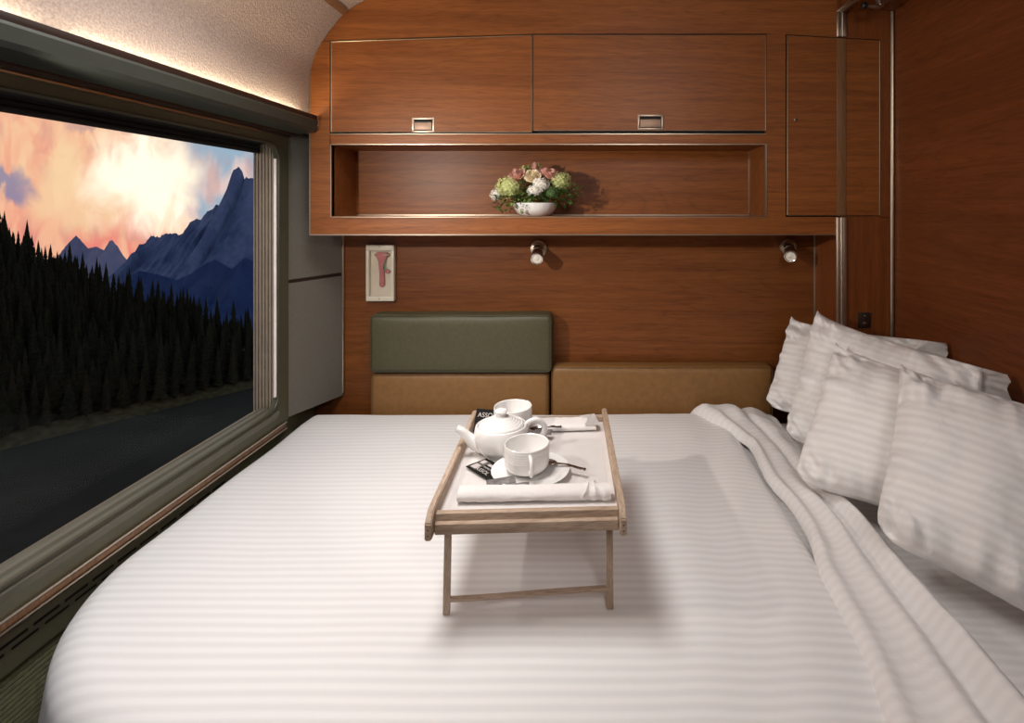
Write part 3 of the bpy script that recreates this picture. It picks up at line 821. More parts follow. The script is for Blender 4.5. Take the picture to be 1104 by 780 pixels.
# white paper liner
bm = bmesh.new(); box(bm, -w2+.012, w2-.010, -l2+.016, l2-.105, 0, .0008)
lin = obj('tray_liner', bm, 'liner', None, local=True); lin.location = (tcx, tcy, TZ+.0003); lin.rotation_euler.z = ang
tag(lin, 'white paper liner covering the floor of the tray', 'paper liner')
LZ = TZ+.0012
# saucers
def saucer(loc, label, group):
    t = thing('saucer', label, 'saucer', loc, 0, group)
    bm = bmesh.new()
    lathe(bm, [(0, .003), (.026, .003), (.027, .0), (.030, .0), (.031, .003), (.055, .008), (.074, .0125), (.0755, .0138), (.074, .0145), (.058, .0105), (.034, .0058), (.028, .0048), (.0275, .0042), (0, .0042)], seg=64)
    lobj('dish', bm, 'porcelain', t); bm = bmesh.new()
    for r in (.040, .046, .052): 
        ring = [Vector((r*math.cos(k*PI/24), r*math.sin(k*PI/24), .0068+(r-.04)*.17)) for k in range(49)]
        tube(bm, ring, .0006, 6, cap=False)
    lobj('ridges', bm, 'porcelain', t)
    return t
def cup(loc, rot, label, group):
    t = thing('teacup', label, 'cup', loc, rot, group)
    bm = bmesh.new(); R = .0435
    prof = [(0, .003), (.018, .003), (.0185, .0), (.021, .0), (.0215, .003), (.031, .005), (.0385, .010), (.0425, .017), (R, .024)]
    for k in range(5):
        z = .030+k*.0045; prof += [(R, z), (R+.0004, z+.0011), (R, z+.0022)]
    prof += [(R, .055), (R-.001, .0563), (R-.0028, .055), (R-.003, .027), (.036, .014), (.026, .0085), (0, .0075)]
    lathe(bm, prof, seg=64); lobj('cup_bowl', bm, 'porcelain', t)
    bm = bmesh.new()
    pts = catmull([(0, -R+.002, .046), (0, -R-.010, .047), (0, -R-.018, .040), (0, -R-.018, .028), (0, -R-.011, .019), (0, -R+.003, .0165)], 6)
    tube(bm, pts, .0040, 12, flat=1.25); lobj('handle', bm, 'porcelain', t)
    return t
c1 = T_(568, 512); c2 = T_(553, 466.5)
c1.z = LZ; c2.z = LZ-.0008
s1 = saucer((c1.x+.008, c1.y-.005, c1.z), 'white saucer under the front teacup, sugar packets on its rim', 'saucers on the tray')
s2 = saucer((c2.x, c2.y, c2.z), 'white saucer under the teacup behind the teapot', 'saucers on the tray')
cup((c1.x, c1.y, c1.z+.0050), math.radians(15), 'white teacup at the front of the tray with its handle towards the viewer', 'teacups on the tray')
cup((c2.x, c2.y, c2.z+.0050), math.radians(150), 'white teacup standing behind the teapot', 'teacups on the tray')
# teapot
tp = T_(540.5, 489.5); tp.z = LZ
pot = thing('teapot', 'round white porcelain teapot with ribbed lid in the middle of the tray', 'teapot', tp)
bm = bmesh.new()
prof = [(0, .003), (.030, .003), (.031, 0), (.034, 0), (.0355, .003), (.045, .010), (.0525, .021), (.0560, .034), (.0565, .040), (.0560, .049), (.0545, .057), (.0530, .0600), (.0505, .0612), (.0492, .0600), (.0490, .054), (0, .053)]
lathe(bm, prof, seg=72); lobj('body', bm, 'porcelain', pot)
bm = bmesh.new(); prof = [(0, .0545), (.0462, .0545), (.0466, .0612)]
for k in range(6):
    r0 = .0458-k*.0054; z0 = .0625+k*.0022+.0004*k
    prof += [(r0, z0), (r0-.0018, z0+.0016), (r0-.0045, z0+.0018)]
prof += [(.0125, .0775), (.0085, .0795), (.0080, .0825), (.0120, .0855), (.0138, .0890), (.0115, .0920), (.006, .0936), (0, .094)]
lathe(bm, prof, seg=72); lobj('lid', bm, 'porcelain', pot)
bm = bmesh.new(); u0 = Vector((-.985, -.17, 0)).normalized()
sp = catmull([u0*.040+Vector((0, 0, .020)), u0*.056+Vector((0, 0, .026)), u0*.068+Vector((0, 0, .038)), u0*.079+Vector((0, 0, .051)), u0*.091+Vector((0, 0, .0585))], 6)
n_ = len(sp); tube(bm, sp, [.017-.0100*(k/(n_-1))**.75 for k in range(n_)], 20, cap=False)
e_ = sp[-1]; dirn = (sp[-1]-sp[-2]).normalized()
tube(bm, [e_, e_+dirn*.001, e_-dirn*.004, e_-dirn*.02], [.007, .0062, .0052, .004], 20, cap=False)
lobj('spout', bm, 'porcelain', pot)
bm = bmesh.new(); tube(bm, [e_-dirn*.006-Vector((0, 0, 0)), e_-dirn*.005], [.0052, .0052], 16); lobj('spout_hole', bm, 'inkgrey', pot)
bm = bmesh.new(); u1 = Vector((.96, .28, 0)).normalized()
hp = catmull([u1*.051+Vector((0, 0, .052)), u1*.062+Vector((0, 0, .060)), u1*.079+Vector((0, 0, .060)), u1*.092+Vector((0, 0, .046)), u1*.089+Vector((0, 0, .030)), u1*.074+Vector((0, 0, .019)), u1*.051+Vector((0, 0, .016))], 6)
tube(bm, hp, .0046, 12, flat=1.35); lobj('handle', bm, 'porcelain', pot)
# spoons : handle sticks out to the right behind the cups
def spoon(a, b, zz, label):
    a = Vector(a); b = Vector(b); d = (b-a); L = d.length; an = math.atan2(d.y, d.x)
    t = thing('teaspoon', label, 'spoon', (a.x, a.y, zz), an, 'teaspoons on the tray')
    bm = bmesh.new()
    pts = catmull([(.024, 0, .001), (.05, 0, .0035), (L*.6, 0, .003), (L-.01, 0, .001), (L, 0, .001)], 5); n = len(pts)
    tube(bm, pts, [.0026+.0022*(k/n)**1.5 for k in range(n-2)]+[.0050, .003], 10, flat=.45)
    lobj('handle', bm, 'steel', t)
    bm = bmesh.new()
    lathe(bm, [(0, -.0035), (.5, -.0028), (.85, -.0008), (1, .0012), (.97, .0018), (.8, 0), (.5, -.0018), (0, -.0025)], seg=28, mtx=Matrix.Diagonal((.0175, .0105, 1)))
    for v in bm.verts: v.co.x += .010
    lobj('bowl', bm, 'steel', t)
    return t
q0 = T_(588, 506); q1 = T_(631.5, 516)
spoon((q0.x-.002, q0.y, 0), (q1.x, q1.y, 0), LZ+.0145, 'steel teaspoon reaching right from behind the front teacup')
q0 = T_(571, 466); q1 = T_(605.5, 468)
spoon((c2.x+.048, c2.y-.020, 0), (q1.x, q1.y, 0), LZ+.0145, 'steel teaspoon beside the teacup behind the teapot')
# napkins
def napkin(p0, p1, r, label, kind, seed):
    p0 = Vector(p0); p1 = Vector(p1); d = p1-p0; L = d.length; an = math.atan2(d.y, d.x)
    t = thing('napkin', label, 'napkin', (p0.x, p0.y, p0.z), an, 'napkins on the tray')
    bm = bmesh.new(); K, S = 60, 40; rows = []
    for k in range(K+1):
        u = k/K; x = u*L; row = []
        for j in range(S):
            a = 2*PI*j/S
            ry = r*(1.25+.06*nz(u*4, 1, seed)); rz = r*(.80+.10*nz(u*3, 2, seed)+(.22*max(0, u-.45) if kind == 'tied' else 0))
            if kind == 'tied' and u > .80: ry *= .95+.12*math.sin((u-.8)*90)
            spiral = 1+.05*math.sin(a*1-1.0)
            y = ry*math.cos(a)*spiral; z = rz*math.sin(a)
            if kind == 'flat': y = r*1.9*math.copysign(abs(math.cos(a))**.6, math.cos(a)); z = r*.50*math.copysign(abs(math.sin(a))**.7, math.sin(a))*(1+.25*nz(u*3, a, seed))
            w = .0010*nz(u*16, a*2, seed)
            z = max(z, -rz*.8 if kind != 'flat' else -r*.5)
            row.append(bm.verts.new((x, y+w, z+w)))
        rows.append(row)
    zm = min(v.co.z for v in bm.verts)
    for v in bm.verts: v.co.z -= zm
    for a_, b_ in zip(rows, rows[1:]):
        for j in range(S): bm.faces.new((a_[j], a_[(j+1) % S], b_[(j+1) % S], b_[j]))
    for row, sg in ((rows[0], 1), (rows[-1], -1)):     # rolled ends, set in
        c_ = sum((v.co for v in row), Vector())/S; prev = row
        for sc, dx in ((.80, .001), (.78, .012), (.5, .012), (.48, .004), (.2, .004)):
            cur = [bm.verts.new(Vector((v.co.x+sg*dx, c_.y+(v.co.y-c_.y)*sc, c_.z+(v.co.z-c_.z)*sc))) for v in row]
            for j in range(S): bm.faces.new((prev[j], prev[(j+1) % S], cur[(j+1) % S], cur[j]))
            prev = cur
        bm.faces.new(prev)
    lobj('rolled_cloth', bm, 'cloth', t, smooth=60)
    if kind == 'tied':
        for xo, tw in ((L-.050, .010), (L-.024, -.006)):
            bm = bmesh.new(); ring = []
            for k in range(25):
                a = 2*PI*k/24; ring.append(Vector((xo+tw*math.sin(a), r*1.30*math.cos(a), r*.95+r*.98*math.sin(a))))
            ring = [Vector((p.x, p.y, max(p.z, .0006))) for p in ring]
            tube(bm, ring, .0011, 6, cap=False); lobj('fold_edge', bm, 'cloth', t)
    else:
        bm = bmesh.new(); n1 = 12
        top_ = [[bm.verts.new((L-.030+.034*(i/n1)-.012*(j/n1-.5)*(1 if j > 6 else .6), r*(-1.9+3.8*j/n1), r*.95+.0018+.004*(i/n1)*(j/n1))) for i in range(n1+1)] for j in range(n1+1)]
        for j in range(n1):
            for i in range(n1): bm.faces.new((top_[j][i], top_[j][i+1], top_[j+1][i+1], top_[j+1][i]))
        bmesh.ops.solidify(bm, geom=bm.faces[:], thickness=.001)
        lobj('folded_corner', bm, 'cloth', t)
    return t
a = T_(494, 542); b = T_(657, 537)
a = Vector((a.x, .950, LZ)); b = Vector((b.x+.002, .958, LZ))
napkin(a, b, .0145, 'rolled white napkin with wrapped end along the front edge of the tray', 'tied', 3)
a = T_(570, 455); b = T_(642, 454.5)
napkin((a.x, 1.262, TZ+.0006), (b.x, 1.268, TZ+.0006), .0155, 'flat folded white napkin at the back edge of the tray', 'flat', 8)
# sachets
def quadsheet(c, ux, uy, w, h, mat, name, label, group, curl=.002, puff=0, cat='sachet', up=None):
    """thin paper envelope; c centre, ux/uy in-plane unit vectors"""
    c = Vector(c); ux = Vector(ux).normalized(); uy = Vector(uy); uy = (uy-ux*uy.dot(ux)).normalized(); nn = ux.cross(uy)
    t = thing(name, label, cat, c, 0, group)
    t.rotation_mode = 'XYZ'; t.rotation_euler = Matrix((ux, uy, nn)).transposed().to_euler()
    bm = bmesh.new(); n = 10; A = []; Bq = []
    for j in range(n+1):
        ra, rb = [], []
        for i in range(n+1):
            u, v = i/n*2-1, j/n*2-1; z = curl*(u*v+.4*u*u)+.0008*nz(u*3+w*99, v*3, c.x*50)
            p = puff*max(0, 1-u**4)*max(0, 1-v**4)
            ra.append(bm.verts.new((u*w/2, v*h/2, z+p+.0004))); rb.append(bm.verts.new((u*w/2, v*h/2, z-.3*p-.0002)))
        A.append(ra); Bq.append(rb)
    for j in range(n):
        for i in range(n):
            bm.faces.new((A[j][i], A[j][i+1], A[j+1][i+1], A[j+1][i])); bm.faces.new((Bq[j][i], Bq[j+1][i], Bq[j+1][i+1], Bq[j][i+1]))
    for k in range(n):
        for (a1, a2, b1, b2_) in ((A[0][k], A[0][k+1], Bq[0][k], Bq[0][k+1]), (A[n][k], A[n][k+1], Bq[n][k], Bq[n][k+1]), (A[k][0], A[k+1][0], Bq[k][0], Bq[k+1][0]), (A[k][n], A[k+1][n], Bq[k][n], Bq[k+1][n])):
            bm.faces.new((a1, a2, b2_, b1))
    lobj('envelope', bm, mat, t); return t
def lettering(t, body, size, x, y, z, rot=0, mat='ink'):
    cu = bpy.data.curves.new('lettering', 'FONT'); cu.body = body; cu.size = size; cu.extrude = .00015; cu.align_x = 'CENTER'
    tmp = bpy.data.objects.new('tmp', cu); col.objects.link(tmp)
    dg = bpy.context.evaluated_depsgraph_get(); me = bpy.data.meshes.new_from_object(tmp.evaluated_get(dg))
    bpy.data.objects.remove(tmp); me.name = 'lettering'
    me.materials.clear(); me.materials.append(M[mat])
    o_ = bpy.data.objects.new('lettering', me); col.objects.link(o_); o_.parent = t; o_.location = (x, y, z); o_.rotation_euler.z = rot
    return o_
def flatbar(t, x0, x1, y0, y1, z, mat, name='printed_band'):
    return lobj(name, B(x0, x1, y0, y1, z, z+.0002), mat, t)
# front black sachet : corners from the photo on the liner
pa, pb, pc = T_(502, 507), T_(529.5, 497.5), T_(527, 522)
ux = (pc-pa); uy = (pb-pa); w = ux.length; h = uy.length
uxn = ux.normalized(); uyn = (uy-uxn*uy.dot(uxn)).normalized()
w = .070; h = .050
cen = pa+uxn*(w/2)+uyn*(h/2); cen.z = LZ+.0022
sa = quadsheet((cen.x, cen.y, cen.z+.003), uxn, uyn, w, h, 'blackpaper', 'tea_sachet', 'black printed tea sachet lying in front of the teapot, left of the front teacup', 'tea sachets', .0006, .0008)
flatbar(sa, -w/2+.006, -w/2+.026, -h/2+.004, h/2-.008, .0016, 'inkgrey')
flatbar(sa, -w/2+.007, -w/2+.022, -h/2+.006, -h/2+.022, .0018, 'ink')
flatbar(sa, -w/2+.007, -w/2+.018, h/2-.022, h/2-.010, .0018, 'ink')
flatbar(sa, -w/2+.028, w/2-.012, h/2-.019, h/2-.012, .0016, 'ink')
lettering(sa, 'ASSOL', .014, .006, -h/2+.006, .0020)
lettering(sa, 'PREMIUM', .006, .006, -h/2+.021, .0020)
# back sachet stands against the rail
pc_ = T_(524, 460); 
sb = quadsheet((gx(524, 1.235), 1.236, TZ+.027), (1, -.03, -.06), (.06, .5, .85), .052, .052, 'blackpaper', 'tea_sachet', 'black printed tea sachet propped upright at the back left of the tray', 'tea sachets', .0006, .0008)
lettering(sb, 'ASSOL', .0145, .0, .008, .0018)
# sugar packets
g1 = P(539, 519.5, 1.0); 
def on_saucer(px, py, dz): 
    zt = LZ+dz; Y = (CAMZ-zt)*F/(py-CY); return Vector(((px-CX)*Y/F, Y, zt))
quadsheet(on_saucer(540, 519, .0150), (1, .25, .03), (-.25, 1, .10), .052, .020, 'foil', 'sugar_packet', 'pale grey sugar packet on the saucer rim nearest the black sachet', 'sugar packets', .001, .0022, 'sugar packet')
quadsheet(on_saucer(558, 525, .0150), (1, .12, 0), (-.12, 1, .08), .042, .022, 'foil', 'sugar_packet', 'darker crumpled sugar packet on the saucer directly in front of the teacup', 'sugar packets', .001, .0024, 'sugar packet')
quadsheet((c2.x+.072, c2.y-.035, LZ+.0145), (1, -.1, -.02), (.1, 1, .05), .040, .022, 'foil', 'sugar_packet', 'sugar packet seen through the teapot handle', 'sugar packets', .001, .0022, 'sugar packet')

# ------------------------------------------------------------------ flowers in the niche
FY = 1.80
fc = P(577, 232, FY); fb = niB+.0005
fl = thing('flower_arrangement', 'low white bowl of pink roses, lime hydrangeas and white blossom in the niche', 'flowers', (fc.x, FY, fb))
bm = bmesh.new()
prof = [(0, .002), (.040, .002), (.044, 0), (.050, .001), (.062, .012), (.0705, .026), (.0730, .038), (.0742, .0405), (.0735, .0430), (.0720, .0435), (.0700, .040), (.066, .026), (.05, .012), (0, .010)]
lathe(bm, prof, seg=56)
lobj('bowl', bm, 'porcelain', fl)
bm = bmesh.new()
for k in range(44):
    a = 2*PI*k/44; bmesh.ops.create_icosphere(bm, subdivisions=1, radius=.0016, matrix=Matrix.Translation((.0722*math.cos(a), .0722*math.sin(a), .034)))
lobj('bead_band', bm, 'porcelain', fl)
def fp(px, py, dy=0): 
    p = P(px, py, FY+dy); return Vector((p.x-fc.x, dy, p.z-fb))
def rose(p, r, mat, seed, aim):
    R_ = random.Random(seed); bm = bmesh.new(); aim = Vector(aim).normalized()
    q = aim.to_track_quat('Z', 'Y').to_matrix()
    for layer, (rad, hgt, cnt, op) in enumerate(((.30, .95, 3, .0), (.5, .9, 4, .10), (.74, .78, 5, .25), (1.0, .60, 6, .5))):
        for k in range(cnt):
            a0 = 2*PI*(k+.37*layer)/cnt; n1, n2 = 7, 6; G_ = []
            for i in range(n1):
                row = []
                for j in range(n2):
                    u = (i/(n1-1)-.5); v = j/(n2-1)
                    wv = math.sin(PI*(.12+.80*v))**.6
                    a = a0+u*(2.6*PI/cnt)*wv
                    rr = rad*(.25+.75*math.sin(min(1, v*1.15)*PI/2))*(1+op*.35*v**3)+.03*R_.random()
                    z = -.5+hgt*1.35*v-op*.35*v**4-.12*(2*u)**2*v
                    row.append(bm.verts.new(q @ Vector((rr*math.cos(a), rr*math.sin(a), z))*r+p))
                G_.append(row)
            for i in range(n1-1):
                for j in range(n2-1): bm.faces.new((G_[i][j], G_[i+1][j], G_[i+1][j+1], G_[i][j+1]))
    bmesh.ops.create_icosphere(bm, subdivisions=2, radius=r*.28, matrix=Matrix.Translation(p+aim*r*.1))
    return lobj('rose', bm, mat, fl, smooth=60)
def cluster(p, r, mat, seed, n=130, fs=.0055, name='hydrangea', flat=.85):
    R_ = random.Random(seed); bm = bmesh.new()
    bmesh.ops.create_icosphere(bm, subdivisions=2, radius=r*.78, matrix=Matrix.Translation(p) @ Matrix.Diagonal((1, 1, flat, 1)))
    for k in range(n):
        z = 1-2*(k+.5)/n; a = k*2.39996; rr = math.sqrt(1-z*z); d = Vector((rr*math.cos(a), rr*math.sin(a), z))
        if d.y > .6: continue
        cpt = p+Vector((d.x, d.y, d.z*flat))*r*(.88+.22*R_.random()); q = (d+Vector((R_.uniform(-.3, .3), R_.uniform(-.3, .3), R_.uniform(-.3, .3)))).to_track_quat('Z', 'Y').to_matrix()
        s0 = fs*R_.uniform(.75, 1.2); ph = R_.random()*3
        for m_ in range(4):
            b = ph+m_*PI/2
            pts = [(0, 0, 0), (.9*math.cos(b-.5), .9*math.sin(b-.5), .15), (1.25*math.cos(b), 1.25*math.sin(b), .35), (.9*math.cos(b+.5), .9*math.sin(b+.5), .15)]
            bm.faces.new([bm.verts.new(cpt+q @ Vector(t_)*s0) for t_ in pts])
    return lobj(name, bm, mat, fl, smooth=0)
rose(fp(557, 189, -.03), .027, 'petalpink', 1, (-.4, -.7, .8))
rose(fp(577, 180, 0), .019, 'petalpink', 2, (-.1, -.4, 1))
rose(fp(586, 186, -.02), .020, 'petalpink', 3, (.2, -.6, 1))
rose(fp(594, 188, -.035), .022, 'petalpink', 4, (.4, -.8, .8))
rose(fp(574, 190, -.04), .024, 'petalcream', 5, (0, -.8, .6))
rose(fp(565, 183, .02), .018, 'hydra', 6, (-.3, -.4, .9))
cluster(fp(549, 202, -.02), .042, 'hydra', 11, 170)
cluster(fp(603, 196, -.01), .038, 'hydra', 12, 150)
cluster(fp(576, 206, -.055), .024, 'whiteflower', 13, 90, .0045, 'white_blossom', .7)
cluster(fp(583, 199, -.058), .026, 'whiteflower', 14, 90, .0045, 'white_blossom', .8)
cluster(fp(536, 210, -.01), .022, 'whiteflower', 15, 80, .0045, 'white_blossom')
cluster(fp(595, 208, -.045), .024, 'leaf', 16, 90, .005, 'dark_seed_head', .8)
def leaves(spots, mat, name, seed, size=(.010, .020)):
    R_ = random.Random(seed); bm = bmesh.new()
    for (c_, spread, n) in spots:
        for k in range(n):
            d = Vector((R_.gauss(0, 1), R_.gauss(0, 1)-.6, R_.gauss(0, .8))).normalized()
            p = c_+Vector((d.x*spread[0], d.y*spread[1], d.z*spread[2]))*R_.uniform(.55, 1.0)
            L = R_.uniform(*size); q = (d+Vector((R_.uniform(-.6, .6), R_.uniform(-.6, .3), R_.uniform(-.5, .7)))).to_track_quat('Y', 'Z').to_matrix()
            pr = [(0, 0, 0), (.30, .3, .08), (.34, .6, .05), (0, 1, -.12), (-.34, .6, .05), (-.30, .3, .08)]
            v = [bm.verts.new(p+q @ Vector(t_)*L) for t_ in pr]; mid = bm.verts.new(p+q @ Vector((0, .5, -.04))*L)
            for i in range(6): bm.faces.new((v[i], v[(i+1) % 6], mid))
    for v in bm.verts: v.co.z = max(v.co.z, .006); v.co.y = min(v.co.y, niY-FY-.006)
    o_ = lobj(name, bm, mat, fl, smooth=0); o_['kind'] = 'stuff'; return o_
leaves([(fp(577, 205, 0), (.10, .055, .055), 230), (fp(548, 218, -.03), (.05, .03, .03), 80), (fp(606, 213, -.02), (.05, .03, .03), 100), (fp(572, 213, -.05), (.05, .02, .016), 50)], 'leaf', 'foliage', 21)
leaves([(fp(570, 212, -.05), (.06, .02, .022), 70), (fp(615, 208, 0), (.05, .03, .04), 70), (fp(576, 192, 0), (.06, .04, .04), 50), (fp(548, 216, -.04), (.04, .03, .02), 40), (fp(563, 224, -.075), (.018, .006, .014), 14)], 'leaflight', 'foliage', 22, (.008, .015))

# ------------------------------------------------------------------ landscape outside
WZ = CAMZ-30.0
def ground_at(u, v): return None
A0 = Vector((-73, 67)); A1 = Vector((-56, 91)); E = (A1-A0).normalized(); NI = Vector((-E.y, E.x))
def uxy(x, y): return x/max(y, 1e-3)
def sky_v(px):
    T = [(-400, 190), (-200, 205), (0, 235), (50, 262), (100, 287), (150, 308), (200, 324), (275, 343), (400, 352), (600, 356)]
    for (a, b), (c, d) in zip(T, T[1:]):
        if px <= c: return b+(d-b)*max(0, min(1, (px-a)/(c-a)))
    return 356
TH = 7.0
def terr(t, sN):
    """forest ground height at distance t along the shore and sN inland"""
    p = A0+E*t+NI*sN; smax = 62-46*max(0, min(1, (t+12)/44))
    smax = max(smax, 10)
    pm = A0+E*t+NI*smax
    px = CX+F*pm.x/max(pm.y, 5)
    zt = CAMZ+(CY-sky_v(px))*pm.y/F-TH*.93
    rise = max(zt-WZ, .6)
    f = min(1, sN/smax); f = f*(1.15-.15*f)
    z = WZ+.25+rise*f
    if sN > smax: z -= (sN-smax)*.35
    return Vector((p.x, p.y, z))
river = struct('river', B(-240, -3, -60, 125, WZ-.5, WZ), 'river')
bm = bmesh.new(); ts_ = [-70+5*k for k in range(48)]; ss = [-.8, 0, .8, 2, 4, 8, 12, 18, 25, 34, 44, 54, 64, 76, 100]
G_ = []
for t in ts_:
    row = []
    for s_ in ss:
        v = terr(t, max(0, s_)) if s_ >= 0 else terr(t, 0)
        wig = .7*nz(t*.13, 0, 2)+.4*nz(t*.4, 1, 2)
        if s_ < 0: v = Vector((v.x-NI.x*(1+wig), v.y-NI.y*(1+wig), WZ-.3))
        elif s_ < 3: v = Vector((v.x-NI.x*wig, v.y-NI.y*wig, v.z))
        row.append(bm.verts.new(v))
    G_.append(row)
for a, b in zip(G_, G_[1:]):
    for k in range(len(ss)-1):
        f = bm.faces.new((a[k], a[k+1], b[k+1], b[k])); f.material_index = 1 if k < 3 else 0
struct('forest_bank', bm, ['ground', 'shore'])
def conifer(bm, h, r, seg, layers, seed, base=Vector((0, 0, 0)), jit=.25):
    R_ = random.Random(seed); tv = []
    z0 = h*.10
    k0 = [bm.verts.new(base+Vector((.02*h*math.cos(2*PI*k/4), .02*h*math.sin(2*PI*k/4), -.4))) for k in range(4)]
    k1 = bm.verts.new(base+Vector((0, 0, h*.8)))
    for k in range(4): bm.faces.new((k0[k], k0[(k+1) % 4], k1))
    for l in range(layers):
        f = l/layers; zb = z0+(h-z0)*f*.93; zt_ = zb+(h-z0)*(1.9/layers) if l < layers-1 else h
        zt_ = min(zt_, h); rb = r*(1-f)**.85*(.85+.3*R_.random())+.05
        top = bm.verts.new(base+Vector((0, 0, zt_)))
        ring = [bm.verts.new(base+Vector((rb*(1-jit*R_.random())*math.cos(2*PI*(k+.5*l)/seg), rb*(1-jit*R_.random())*math.sin(2*PI*(k+.5*l)/seg), zb-.12*rb*(k % 2)*2))) for k in range(seg)]
        for k in range(seg): bm.faces.new((ring[k], ring[(k+1) % seg], top))
protos = []
R_ = random.Random(5)
for i in range(4):
    bm = bmesh.new(); conifer(bm, TH*(1+.12*(i % 3)), TH*(.115+.018*i), 9, 11+i, i)
    me_o = obj('conifer_tree', bm, 'conifer' if i % 2 else 'conifer2', None, smooth=0); protos.append(me_o)
used = [False]*4; count = 0
spots = []
for row, (s0, step) in enumerate([(1.6+2.1*k, 2.0) for k in range(6)]):
    t = -24+1.0*(row % 2)
    while t < 76 and len(spots) < 300:
        spots.append((t+R_.uniform(-.15, .15), s0+R_.uniform(-.2, .2))); t += step
spots = spots[:300]
for (t, s_) in spots:
    i = R_.randrange(4); o_ = protos[i] if not used[i] else protos[i].copy()
    if used[i]: col.objects.link(o_)
    used[i] = True; v = terr(t, s_); o_.location = (v.x, v.y, v.z-.2)
    k = R_.uniform(.75, 1.15); o_.scale = (k*R_.uniform(.9, 1.0), k*R_.uniform(.9, 1.0), k); o_.rotation_euler.z = R_.uniform(0, 6.28)
    tag(o_, 'tall dark conifer in the front rows of the forest along the far river bank', 'tree', 'conifers along the river bank')
bm = bmesh.new()
for k in range(8200):
    t = R_.uniform(-45, 110); s_ = R_.uniform(13.3, 66)
    sm = max(10, 62-46*max(0, min(1, (t+12)/44)))
    if s_ > sm+2: continue
    v = terr(t, s_); h = TH*R_.uniform(.6, 1.12)
    if s_ > sm-5: h *= R_.choice((.7, .85, 1, 1.25))
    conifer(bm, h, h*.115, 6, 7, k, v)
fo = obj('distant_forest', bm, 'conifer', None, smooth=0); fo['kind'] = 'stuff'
tag(fo, 'dense dark conifer forest covering the hillside beyond the river', 'forest')
# mountains : real ridges with depth
def mountain(name, prof, Y, depth, mat, label, basez=-60, seed=0, rough=.02, cat='mountain'):
    pts = [P(a, b, Y) for a, b in prof]; bm = bmesh.new(); rows = []; NX = 340
    L = [0]
    def at(t):
        x = pts[0].x+(pts[-1].x-pts[0].x)*t
        for a, b in zip(pts, pts[1:]):
            if a.x <= x <= b.x+1e-6:
                k = (x-a.x)/max(1e-6, b.x-a.x); return x, a.z+(b.z-a.z)*k
        return x, pts[-1].z
    H = max(p.z for p in pts)-basez
    for j in range(-10, 21):
        f = j/20 if j >= 0 else j/10
        row = []
        for i in range(NX+1):
            x, z = at(i/NX); dy = -f*depth if j >= 0 else -f*depth*.8
            hh = z-basez
            zz_ = basez+hh*(1-abs(f))**1.15 - H*.035*min(1, abs(f)*18)
            amp = rough*H*(min(1, abs(f)*6))*(1-abs(f))
            zz_ += amp*(2.2*nz(x/H*6, dy/H*3, seed)+1.4*nz(x/H*17, dy/H*5, seed+4)+.8*nz(x/H*40, dy/H*14, seed+8))
            if j == 0: zz_ += rough*H*(.22*nz(x/H*45, 0, seed+1)+.20*nz(x/H*110, 0, seed+2))
            row.append(bm.verts.new((x+dy*.0, Y+dy, zz_)))
        rows.append(row)
    for a, b in zip(rows, rows[1:]):
        for i in range(NX): bm.faces.new((a[i], a[i+1], b[i+1], b[i]))
    o_ = obj(name, bm, mat, None, smooth=0); tag(o_, label, cat); return o_
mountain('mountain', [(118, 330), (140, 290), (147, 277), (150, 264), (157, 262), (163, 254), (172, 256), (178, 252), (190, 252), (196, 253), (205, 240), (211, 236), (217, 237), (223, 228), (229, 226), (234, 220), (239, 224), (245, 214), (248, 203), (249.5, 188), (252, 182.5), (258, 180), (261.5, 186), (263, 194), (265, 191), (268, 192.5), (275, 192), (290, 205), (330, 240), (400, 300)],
         900, 260, 'rock', 'big jagged haze-blue peak on the right of the window view', -230, 3, .035)
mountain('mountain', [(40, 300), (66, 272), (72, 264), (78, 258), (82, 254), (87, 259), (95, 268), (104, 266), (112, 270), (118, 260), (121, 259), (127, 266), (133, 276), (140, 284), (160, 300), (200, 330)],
         1900, 400, 'rockfar', 'pair of small distant haze-mauve peaks left of the big peak in the window', -500, 9, .02)
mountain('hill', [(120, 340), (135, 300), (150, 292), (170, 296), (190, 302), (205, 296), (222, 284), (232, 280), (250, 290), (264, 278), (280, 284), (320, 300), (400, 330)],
         520, 140, 'rocklow', 'dark haze-blue forested foothill in front of the big peak', -170, 15, .02, 'hill')

# ------------------------------------------------------------------ sky
w = bpy.data.worlds.new('sunset'); bpy.context.scene.world = w; w.use_nodes = True
nt = w.node_tree; nt.nodes.clear(); ln = nt.links.new
out = N(nt, 'ShaderNodeOutputWorld'); bg = N(nt, 'ShaderNodeBackground'); ln(bg.outputs[0], out.inputs[0])
tc = N(nt, 'ShaderNodeTexCoord'); sp_ = N(nt, 'ShaderNodeSeparateXYZ'); ln(tc.outputs['Generated'], sp_.inputs[0])
def M_(op, a, b=None, clamp=False):
    n = N(nt, 'ShaderNodeMath', operation=op, use_clamp=clamp)
    for i, v in enumerate((a, b)):
        if v is None: continue
        if isinstance(v, (int, float)): n.inputs[i].default_value = v
        else: ln(v, n.inputs[i])
    return n.outputs[0]
def mixc(fac, a, b, bt='MIX'):
    n = N(nt, 'ShaderNodeMix', data_type='RGBA', blend_type=bt)
    for i, v in ((0, fac), (6, a), (7, b)):
        if isinstance(v, (int, float)): n.inputs[i].default_value = v
        elif isinstance(v, tuple): n.inputs[i].default_value = (*v, 1)
        else: ln(v, n.inputs[i])
    return n.outputs[2]
def maprange(v, a, b, c=0, d=1):
    n = N(nt, 'ShaderNodeMapRange', interpolation_type='SMOOTHSTEP'); ln(v, n.inputs[0])
    for i, x_ in enumerate((a, b, c, d)): n.inputs[i+1].default_value = x_
    return n.outputs[0]
yy = M_('MAXIMUM', sp_.outputs[1], .05)
